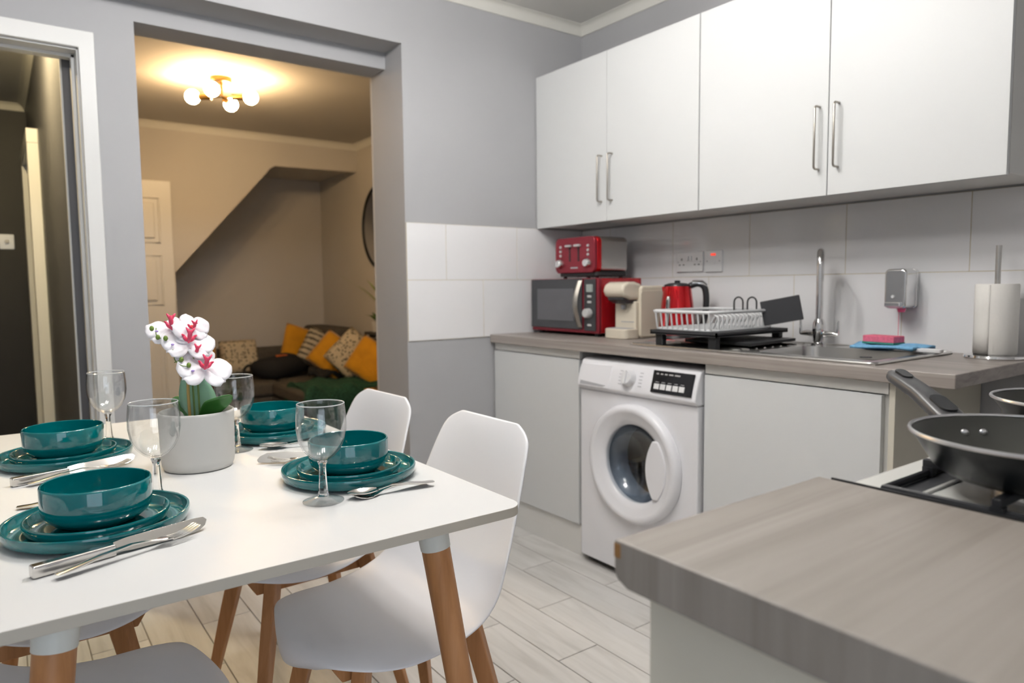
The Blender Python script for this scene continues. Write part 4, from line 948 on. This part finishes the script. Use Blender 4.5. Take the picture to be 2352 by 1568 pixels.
# ================================================================== CHAIRS
def chair(label, loc, rz):
    t = thing('shell_chair', label, 'chair', loc, rz, 'white shell chairs around the table')
    P = [(0.226, 0.392), (0.229, 0.412), (0.220, 0.434), (0.190, 0.450), (0.12, 0.450), (0.04, 0.440), (-0.05, 0.434), (-0.125, 0.446), (-0.180, 0.490), (-0.212, 0.565), (-0.236, 0.655), (-0.256, 0.745), (-0.270, 0.800), (-0.280, 0.828)]
    Wd = [0.060, 0.105, 0.145, 0.184, 0.219, 0.233, 0.237, 0.237, 0.233, 0.223, 0.208, 0.192, 0.172, 0.118]
    pts = catmull([(x, 0, z) for x, z in P], 4); ws = [v[0] for v in catmull([(w_, 0, 0) for w_ in Wd], 4)]
    n = len(pts); nv = 21
    bm = B(); g = []
    for i, p in enumerate(pts):
        d = (pts[min(i+1, n-1)]-pts[max(i-1, 0)]).normalized(); nr = Vector((-d.z, 0, d.x))
        if nr.z < 0 and abs(nr.z) > abs(nr.x): nr = -nr
        if abs(nr.x) >= abs(nr.z) and nr.x < 0 and p.x < 0: nr = -nr
        s = i/(n-1)
        curl = 0.046*math.exp(-((s-0.64)/0.20)**2)
        drop = 0.026*math.exp(-((s-0.34)/0.14)**2)
        row = []
        for j in range(nv):
            v = 2*j/(nv-1)-1
            k = abs(v)**2.6; k2 = abs(v)**5
            back = 0.045*abs(v)**2.2*max(0, 1-s/0.30)          # front edge curves back toward the corners
            row.append(bm.verts.new(p+Vector((-back, ws[i]*v*(1-0.02*k), 0))+nr*curl*k-Vector((0, 0, drop*k2))))
        g.append(row)
    for i in range(n-1):
        for j in range(nv-1): bm.faces.new((g[i][j], g[i+1][j], g[i+1][j+1], g[i][j+1]))
    obj('seat_shell', bm, 'shell', t, smooth=True, solid=0.007, subs=1, angle=180)
    for sy in (-1, 1):
        y = sy*0.105
        obj('side_beam', prism(B(), [(0.185, 0.424), (0.155, 0.376), (-0.135, 0.376), (-0.155, 0.422)], y-0.014, y+0.014, 'y'), 'beech', t, bevel=0.002)
    for sx in (-1, 1):
        x = sx*0.115-0.01
        obj('cross_beam', box(B(), x-0.014, x+0.014, -0.105, 0.105, 0.380, 0.418), 'beech', t, bevel=0.002)
        for sy in (-1, 1):
            bm = B()
            top_ = Vector((sx*0.125-0.01, sy*0.125, 0.415)); bot_ = Vector((sx*0.205-0.01, sy*0.205, 0.0))
            rings = []
            for c_, a_, b_ in ((top_, 0.021, 0.015), (top_.lerp(bot_, 0.4), 0.019, 0.0145), (bot_, 0.012, 0.011)):
                e1 = Vector((sx, sy, 0)).normalized(); e2 = Vector((-sy, sx, 0)).normalized()
                rings.append([bm.verts.new(c_+e1*a_*u_+e2*b_*v_) for u_, v_ in ((-1, -1), (1, -1), (1, 1), (-1, 1))])
            for r0, r1 in zip(rings, rings[1:]):
                for k in range(4): bm.faces.new((r0[k], r0[(k+1) % 4], r1[(k+1) % 4], r1[k]))
            bm.faces.new(rings[0]); bm.faces.new(rings[-1])
            obj('leg', bm, 'beech', t, bevel=0.003)
    return t
ch1 = chair('white shell chair at the near right corner of the table, closest to the washing machine', (-1.845, -1.405, 0), PI)
dup(ch1, 'white shell chair on the right of the table, closest to the green throw', (-1.865, -0.905, 0), PI+0.03)
dup(ch1, 'white shell chair at the bottom left, nearest the camera, tucked under the table', (-2.425, -1.470, 0), 0.0)
dup(ch1, 'white shell chair on the far left, only its seat and beam showing under the table', (-2.435, -0.905, 0), 0.0)

# ================================================================== TABLEWARE
def plate_bm(R, H):
    return lathe(B(), [(0, 0.002), (R*0.60, 0.002), (R*0.62, 0), (R*0.68, 0), (R*0.74, 0.002), (R-0.010, 0.004), (R-0.0030, 0.008), (R, H-0.004), (R-0.001, H-0.0005), (R-0.003, H), (R-0.005, H-0.001), (R-0.0075, 0.012), (R-0.013, 0.0078), (R-0.03, 0.0065), (0, 0.006)], 96)
def bowl_bm():
    return lathe(B(), [(0, 0.002), (0.040, 0.002), (0.042, 0), (0.048, 0), (0.052, 0.002), (0.064, 0.008), (0.0725, 0.015), (0.0770, 0.0225), (0.0782, 0.028), (0.0786, 0.040), (0.0788, 0.064), (0.0778, 0.0665), (0.0764, 0.067), (0.0750, 0.066), (0.0744, 0.040), (0.0728, 0.026), (0.066, 0.0155), (0.048, 0.0085), (0, 0.007)], 96)
where = [('near right', (-1.938, -1.440), 'at the near right of the table'), ('near left', (-2.384, -1.480), 'at the near left of the table'),
         ('far right', (-1.935, -0.945), 'at the far right, behind the orchid pot'), ('far left', (-2.390, -0.915), 'at the far left of the table')]
P0 = S0 = B0 = None
for nm, (x, y), txt in where:
    jx, jy = random.uniform(-.002, .002), random.uniform(-.003, .003)
    if P0 is None:
        P0 = obj('dinner_plate', plate_bm(0.1335, 0.0245), 'teal', None, smooth=True, angle=50)
        S0 = obj('side_plate', plate_bm(0.1035, 0.0225), 'teal', None, smooth=True, angle=50)
        B0 = obj('bowl', bowl_bm(), 'teal', None, smooth=True, angle=50)
        a, b, c = P0, S0, B0
    else: a, b, c = dup(P0, None), dup(S0, None), dup(B0, None)
    a.location = (x, y, TZ); b.location = (x+jx-0.002, y+jy-0.004, TZ+0.0066); c.location = (x+jx-0.002, y-0.004, TZ+0.0132)
    tag(a, 'large teal dinner plate, lowest of the stack '+txt, 'plate', 'teal dinner plates')
    tag(b, 'smaller teal side plate, middle of the stack '+txt, 'plate', 'teal side plates')
    tag(c, 'deep teal bowl on top of the stack '+txt, 'bowl', 'teal bowls')
bowl_p = [(0.0, 0.0745), (0.0105, 0.0765), (0.022, 0.0835), (0.033, 0.0955), (0.0405, 0.112), (0.0440, 0.132), (0.0438, 0.152), (0.0422, 0.1700), (0.0414, 0.1775), (0.0407, 0.1784), (0.0399, 0.1775), (0.0406, 0.170), (0.0422, 0.152), (0.0424, 0.132), (0.0389, 0.113), (0.0316, 0.0970), (0.021, 0.0856), (0.010, 0.0795), (0.0, 0.078)]
stem_p = [(0, 0.0085), (0.0105, 0.0112), (0.0088, 0.018), (0.0072, 0.040), (0.0062, 0.060), (0.0066, 0.067), (0.0092, 0.0735), (0.0, 0.0742)]
foot_p = [(0, 0.0), (0.034, 0.0), (0.0362, 0.0010), (0.0362, 0.0022), (0.030, 0.0042), (0.018, 0.0078), (0.0108, 0.0110), (0, 0.0082)]
G0 = thing('wine_glass', 'clear wine glass in front of the near right bowl', 'glass', (-2.045, -1.572, TZ+0.0004), 0, 'wine glasses')
obj('bowl', lathe(B(), bowl_p, 64), 'glass', G0, smooth=True, angle=60)
obj('rim', tube(B(), [(0.0407*math.cos(2*PI*k/64), 0.0407*math.sin(2*PI*k/64), 0.1778) for k in range(64)], 0.0011, 8, closed=True), 'glass_rim_glint', G0, smooth=True)
obj('stem', lathe(B(), stem_p, 10), 'glass_solid', G0, smooth=True, angle=20)
obj('foot', lathe(B(), foot_p, 64), 'glass', G0, smooth=True, angle=60)
for lb_, xy in (('clear wine glass between the near left bowl and the white pot', (-2.279, -1.362)), ('clear wine glass right of the white pot, behind the orchid flower', (-2.058, -1.060)), ('clear wine glass behind the far left bowl, furthest back', (-2.289, -0.765))):
    g_ = dup(G0, lb_, (*xy, TZ+0.0004))

# ---- cutlery (local: lies along +x from the handle end, on z=0)
def knife(label, a, b, tilt=48):
    L = (Vector(b)-Vector(a)).length; rz = math.atan2(b[1]-a[1], b[0]-a[0])
    t = thing('table_knife', label, 'knife', (a[0], a[1], TZ+0.0002), rz, 'table knives')
    hl = 0.43*L; tr = math.radians(tilt); zc = 0.0135*abs(math.sin(tr))+0.001
    obj('handle', box(B(), 0, hl, -0.0085, 0.0085, 0.0, 0.0175), 'cutlery', t, bevel=0.003, seg=3)
    sg = -1 if tilt > 0 else 1
    obj('handle_groove', box(B(), 0.006, hl-0.004, sg*0.0086-0.0003, sg*0.0086+0.0003, 0.0140, 0.0148), 'grey_mark', t)
    out = [(hl, -0.008), (hl+0.02, -0.0110), (L-0.05, -0.0130), (L-0.02, -0.0115), (L-0.006, -0.0045), (L, 0.004), (L-0.004, 0.0100), (L-0.02, 0.0115), (hl+0.02, 0.0105), (hl, 0.008)]
    obj('blade', prism(B(), out, -0.0009, 0.0009), 'cutlery', t, bevel=0.0005, seg=1, loc=(0, 0, zc), rot=(tr, 0, 0))
    return t
def strip(stations, th=0.0016):
    """loft of a dished strip: stations = (s, halfwidth, z, dish)"""
    bm = B(); nv = 9; up = []; lo = []
    for s, wd, z, dish in stations:
        r = []
        for j in range(nv):
            v = 2*j/(nv-1)-1
            r.append(bm.verts.new((s, wd*v, z+dish*v*v)))
        up.append(r); lo.append([bm.verts.new((p.co.x, p.co.y, p.co.z-th)) for p in r])
    n = len(stations)
    for i in range(n-1):
        for j in range(nv-1):
            bm.faces.new((up[i][j], up[i+1][j], up[i+1][j+1], up[i][j+1])); bm.faces.new((lo[i][j], lo[i][j+1], lo[i+1][j+1], lo[i+1][j]))
        bm.faces.new((up[i][0], lo[i][0], lo[i+1][0], up[i+1][0])); bm.faces.new((up[i][-1], up[i+1][-1], lo[i+1][-1], lo[i][-1]))
    for r, l in ((up[0], lo[0]), (up[-1], lo[-1])):
        for j in range(nv-1): bm.faces.new((r[j], r[j+1], l[j+1], l[j]))
    return bm
def handle_st(L):
    return [(0.0, 0.0045, 0.0055, 0), (0.004, 0.0072, 0.006, -0.0005), (0.02, 0.0078, 0.007, -0.0008), (0.3*L, 0.0058, 0.0115, -0.0006), (0.5*L, 0.0036, 0.0125, 0), (0.62*L, 0.0032, 0.0090, 0)]
def fork(label, a, b, z=0.0, rx=0.0):
    L = (Vector(b)-Vector(a)).length; rz = math.atan2(b[1]-a[1], b[0]-a[0])
    t = thing('table_fork', label, 'fork', (a[0], a[1], TZ+z), rz, 'table forks')
    t.rotation_euler = (0, rx, rz)
    obj('handle', strip(handle_st(L)+[(0.68*L, 0.0045, 0.0060, 0), (0.73*L, 0.0095, 0.0030, 0.002), (0.78*L, 0.0115, 0.0020, 0.0025)]), 'cutlery', t, smooth=True, angle=50)
    for k in range(4):
        y = (-1.5+k)*0.0062
        bm = strip([(0.775*L, 0.0021, 0.0030, 0), (0.86*L, 0.0018, 0.0030, 0), (0.94*L, 0.0015, 0.0060, 0), (L, 0.0008, 0.0100, 0)])
        obj('tine', bm, 'cutlery', t, smooth=True, angle=50, loc=(0, y, 0))
    return t
def spoon(label, a, b, z=0.0, rx=0.0):
    L = (Vector(b)-Vector(a)).length; rz = math.atan2(b[1]-a[1], b[0]-a[0])
    t = thing('table_spoon', label, 'spoon', (a[0], a[1], TZ+z), rz, 'table spoons')
    t.rotation_euler = (0, rx, rz)
    obj('handle', strip(handle_st(L)+[(0.68*L, 0.0042, 0.0075, 0)]), 'cutlery', t, smooth=True, angle=50)
    st_ = []
    for k in range(13):
        s = k/12; wd = 0.0195*(math.sin(PI*(0.06+0.90*s))**0.65)*(1-0.15*s)
        zc = 0.0078-0.0062*math.sin(PI*min(1, s*1.02))
        st_.append((0.67*L+0.33*L*s, wd, zc, 0.0068*math.sin(PI*(0.05+0.9*s))))
    obj('bowl', strip(st_), 'cutlery', t, smooth=True, angle=60)
    return t
knife('long table knife along the front of the near left plates', (-2.482, -1.655), (-2.2455, -1.592))
fork('table fork leaning on the knife by the near left plates', (-2.455, -1.682), (-2.266, -1.616), 0.003, -0.030)
knife('table knife along the front of the far left plates', (-2.4955, -1.100), (-2.268, -1.030))
fork('table fork beside the knife of the far left plates', (-2.470, -1.122), (-2.282, -1.056), 0.002, -0.020)
knife('table knife poking out left of the near right plates', (-1.840, -1.333), (-2.058, -1.2195), -55)
fork('table fork poking out left of the near right plates, in front of the knife', (-1.868, -1.345), (-2.042, -1.246), 0.003, -0.03)
fork('table fork half hidden under the spoon at the near right glass', (-1.842, -1.592), (-2.000, -1.600), 0.0)
spoon('table spoon lying on a fork at the near right glass', (-1.8378, -1.607), (-2.006, -1.590), 0.004)
spoon('table spoon right of the glass behind the white pot', (-1.830, -1.150), (-2.014, -1.086), 0.0, -0.02)
spoon('table spoon with only its handle tip showing left of the near left plates', (-2.490, -1.281), (-2.320, -1.318), 0.0)
spoon('table spoon with only its handle tip showing behind the far left plates', (-2.508, -0.768), (-2.340, -0.742), 0.0)

# ---- potted orchid
PX, PY = -2.1646, -1.1613
po = thing('potted_orchid', 'white artificial orchid in a ribbed white pot in the middle of the table', 'plant', (PX, PY, TZ))
n = 160; bm = B()
def ribbed(prof):
    rings = []
    for r, z, amp in prof:
        rings.append([bm.verts.new(((r+amp*math.cos(80*2*PI*i/n))*math.cos(2*PI*i/n), (r+amp*math.cos(80*2*PI*i/n))*math.sin(2*PI*i/n), z)) for i in range(n)])
    for a, b in zip(rings, rings[1:]):
        for i in range(n): bm.faces.new((a[i], a[(i+1) % n], b[(i+1) % n], b[i]))
    bm.faces.new(rings[0][::-1]); bm.faces.new(rings[-1])
ribbed([(0.062, 0.0, 0), (0.068, 0.002, 0), (0.0715, 0.010, 0.0002), (0.0728, 0.020, 0.0003), (0.0752, 0.118, 0.0003), (0.0750, 0.1225, 0), (0.0735, 0.124, 0), (0.0718, 0.1225, 0), (0.0705, 0.09, 0)])
obj('pot', bm, 'pot', po, smooth=True, angle=50)
obj('moss', lathe(B(), [(0.0702, 0.094), (0.05, 0.100), (0.02, 0.104), (0, 0.105)], 32), 'soil', po, smooth=True)
# view-facing axes on the table: e is to the right in the photo, d away from it
e = Vector((0.805, -0.593, 0)); d = Vector((0.593, 0.805, 0))
def W(r, a, z): return e*r+d*a+Vector((0, 0, z))
def curve_tube(name, pts, rad, mtl, par): return obj(name, tube(B(), catmull(pts, 5), rad, 8), mtl, par, smooth=True, angle=60)
curve_tube('support_stick', [W(-0.014, 0.0, 0.09), W(-0.016, 0.0, 0.16), W(-0.016, 0.004, 0.225)], 0.0032, 'stick', po)
s1 = curve_tube('stem', [W(-0.006, 0.004, 0.09), W(-0.008, 0.006, 0.17), W(-0.010, 0.004, 0.225), W(-0.022, 0.002, 0.262), W(-0.045, 0.0, 0.285), W(-0.072, 0.0, 0.292)], 0.0020, 'stem', po)
s2 = curve_tube('stem', [W(0.008, -0.002, 0.09), W(0.006, 0.0, 0.16), W(0.004, 0.0, 0.22), W(-0.012, 0.0, 0.250), W(-0.03, 0.0, 0.285)], 0.0020, 'stem', po)
def petal_bm(L, wd, cup, wave=0.0):
    def f(u, v):
        s = u; a = 2*v-1
        w_ = wd*(math.sin(PI*(0.10+0.86*s))**0.55)*(0.55+0.55*s if s < 0.75 else 0.9625)
        return (L*s, a*w_, cup*(s*s)*L - 0.18*wd*a*a + wave*math.sin(9*s+4*a))
    bm = B(); grid(bm, f, 10, 9); return bm
petals = {}
def flower(center, normal, up, sc):
    nrm = Vector(normal).normalized(); u = (Vector(up)-nrm*Vector(up).dot(nrm)).normalized(); r = u.cross(nrm)
    fm = Matrix((( r.x, u.x, nrm.x, center.x), (r.y, u.y, nrm.y, center.y), (r.z, u.z, nrm.z, center.z), (0, 0, 0, 1)))
    core = obj('flower', sphere(B(), (0, 0, 0), 0.0045*sc, 10, 8), 'petal', po, smooth=True); core.matrix_basis = fm
    for ang_, L, wd, cup in ((8, 0.039, 0.0270, 0.06), (172, 0.039, 0.0270, 0.06), (90, 0.036, 0.019, -0.06), (222, 0.036, 0.0185, -0.04), (318, 0.036, 0.0185, -0.04)):
        key = (L, wd)
        if key not in petals: p = obj('petal', petal_bm(L, wd, cup, 0.0008), 'petal', core, smooth=True, solid=0.0008, angle=180); petals[key] = p
        else: p = lk(petals[key], 'petal', core)
        p.matrix_basis = Matrix.Rotation(math.radians(ang_), 4, 'Z') @ Matrix.Translation((0.002, 0, 0.001 if wd > 0.022 else -0.001)) @ Matrix.Diagonal((sc, sc, sc, 1))
    # lip: forward-projecting pink tongue with two side lobes
    bm = B()
    tube(bm, catmull([(0, -0.002, 0.002), (0, -0.006, 0.011), (0, -0.006, 0.021), (0, 0.000, 0.029)], 4), [0.0028]*3+[0.0036]*4+[0.0044]*3+[0.0034]*2+[0.0018], 8)
    for s in (-1, 1):
        tube(bm, catmull([(0, -0.003, 0.004), (s*0.006, -0.001, 0.008), (s*0.010, 0.004, 0.011), (s*0.0135, 0.003, 0.015)], 4), [0.0018, 0.0022, 0.0026, 0.003, 0.0033, 0.0034, 0.0033, 0.0031, 0.0028, 0.0024, 0.002, 0.0016, 0.0012], 8)
        tube(bm, catmull([(0, -0.004, 0.022), (s*0.005, 0.001, 0.028), (s*0.008, 0.006, 0.029)], 4), [0.003, 0.003, 0.0028, 0.0026, 0.0024, 0.0021, 0.0018, 0.0014, 0.001], 8)
    obj('lip', bm, 'lip', core, smooth=True, angle=60).scale = (sc*0.82, sc*0.82, sc)
    obj('lip_throat', sphere(B(), (0, 0.001, 0.006), 0.0042, 10, 8, (1, 0.8, 1.1)), 'lip_orange', core, smooth=True).scale = (sc, sc, sc)
    return core
toCam = -d
upz = Vector((0, 0, 1))
flower(W(-0.046, 0.006, 0.297), (e*0.20+toCam*0.55+upz*0.85), d*0.9+upz*0.5-e*0.3, 1.30)
flower(W(-0.008, 0.010, 0.300), (e*0.55+toCam*0.55+upz*0.45), upz+d*0.3-e*0.5, 0.95)
flower(W(-0.010, -0.002, 0.270), (e*0.42+toCam*0.55+upz*0.75), d*0.7+upz*0.7-e*0.3, 1.30)
flower(W(-0.002, 0.004, 0.243), (e*0.55+toCam*0.50+upz*0.65), d*0.7+upz*0.7-e*0.4, 1.05)
flower(W(0.026, -0.010, 0.214), (e*0.45+toCam*0.58+upz*0.72), d*0.7+upz*0.7-e*0.3, 1.34)
for r_, z_ in ((-0.062, 0.284), (-0.030, 0.256), (0.010, 0.200)):
    obj('petal_spot', sphere(B(), (0, 0, 0), 0.0035, 10, 8, (1, 1, 0.6)), 'purple', po, smooth=True, loc=W(r_, -0.030, z_+0.012))
for st_, buds in (([W(-0.072, -0.012, 0.302), W(-0.068, -0.020, 0.288), W(-0.055, -0.024, 0.280), W(-0.042, -0.024, 0.281)], ((-0.072, 0.302), (-0.060, 0.2835), (-0.044, 0.281))),
                  ([W(-0.030, -0.020, 0.252), W(-0.028, -0.030, 0.238), W(-0.014, -0.034, 0.225), W(0.000, -0.034, 0.222)], ((-0.030, 0.252), (-0.013, 0.236), (0.002, 0.224)))):
    b_ = curve_tube('bud_stem', st_, 0.0010, 'stem', po)
    for r_, z_ in buds: obj('bud', sphere(B(), (0, 0, 0), 0.0046, 12, 8, (1, 1, 1.25)), 'bud', b_, smooth=True, loc=W(r_, -0.030, z_))
curve_tube('bud_link', [W(-0.028, -0.030, 0.230), W(-0.018, -0.031, 0.234)], 0.0009, 'stem', po)
def leaf(pts, wd, mtl, side, lab=None):
    P_ = catmull(pts, 5); bm = B(); nv = 7; rows = []
    side = Vector(side).normalized()
    for i, p in enumerate(P_):
        s = i/(len(P_)-1); w_ = wd*(math.sin(PI*(0.06+0.93*s))**0.6)
        t_ = (P_[min(i+1, len(P_)-1)]-P_[max(i-1, 0)]).normalized(); nn = t_.cross(side)
        rows.append([bm.verts.new(p+side*w_*(2*j/(nv-1)-1)+nn*0.22*w_*(abs(2*j/(nv-1)-1))**1.5) for j in range(nv)])
    for a, b in zip(rows, rows[1:]):
        for j in range(nv-1): bm.faces.new((a[j], a[j+1], b[j+1], b[j]))
    return obj('leaf', bm, mtl, po, smooth=True, solid=0.0016, angle=180)
leaf([W(-0.006, 0.012, 0.092), W(-0.008, 0.020, 0.130), W(-0.014, 0.026, 0.165), W(-0.022, 0.030, 0.206)], 0.041, 'leaf_pale', e)
leaf([W(0.008, -0.012, 0.092), W(0.030, -0.022, 0.124), W(0.052, -0.026, 0.138), W(0.088, -0.022, 0.156)], 0.026, 'leaf_dark', Vector((0, 0, 0.8))-d*0.6)
leaf([W(-0.008, 0.016, 0.092), W(-0.035, 0.030, 0.125), W(-0.056, 0.036, 0.138), W(-0.07, 0.036, 0.142)], 0.018, 'leaf_dark', d*0.7+Vector((0, 0, 0.6)))

# ================================================================== KITCHEN CEILING LAMP AND ADDED FILL LAMP (above the frame)
ceiling_lamp('unseen_kitchen_lamp', 'four-bulb brass ceiling lamp between the table and the washing machine', (-1.50, -1.28, ZC), 'bulb_k', [0.4, 0.4+PI/2, 0.4+PI, 0.4+1.5*PI], arm=0.17, rb=0.048)
fill_lamp = ceiling_lamp('unseen_kitchen_lamp', 'added unseen four-bulb fill lamp above the near end of the dining table', (-2.30, -1.72, ZC), 'bulb_k', [0.4, 0.4+PI/2, 0.4+PI, 0.4+1.5*PI], arm=0.17, rb=0.036)  # second lamp added as fill light, softens the shade on the upper tiles
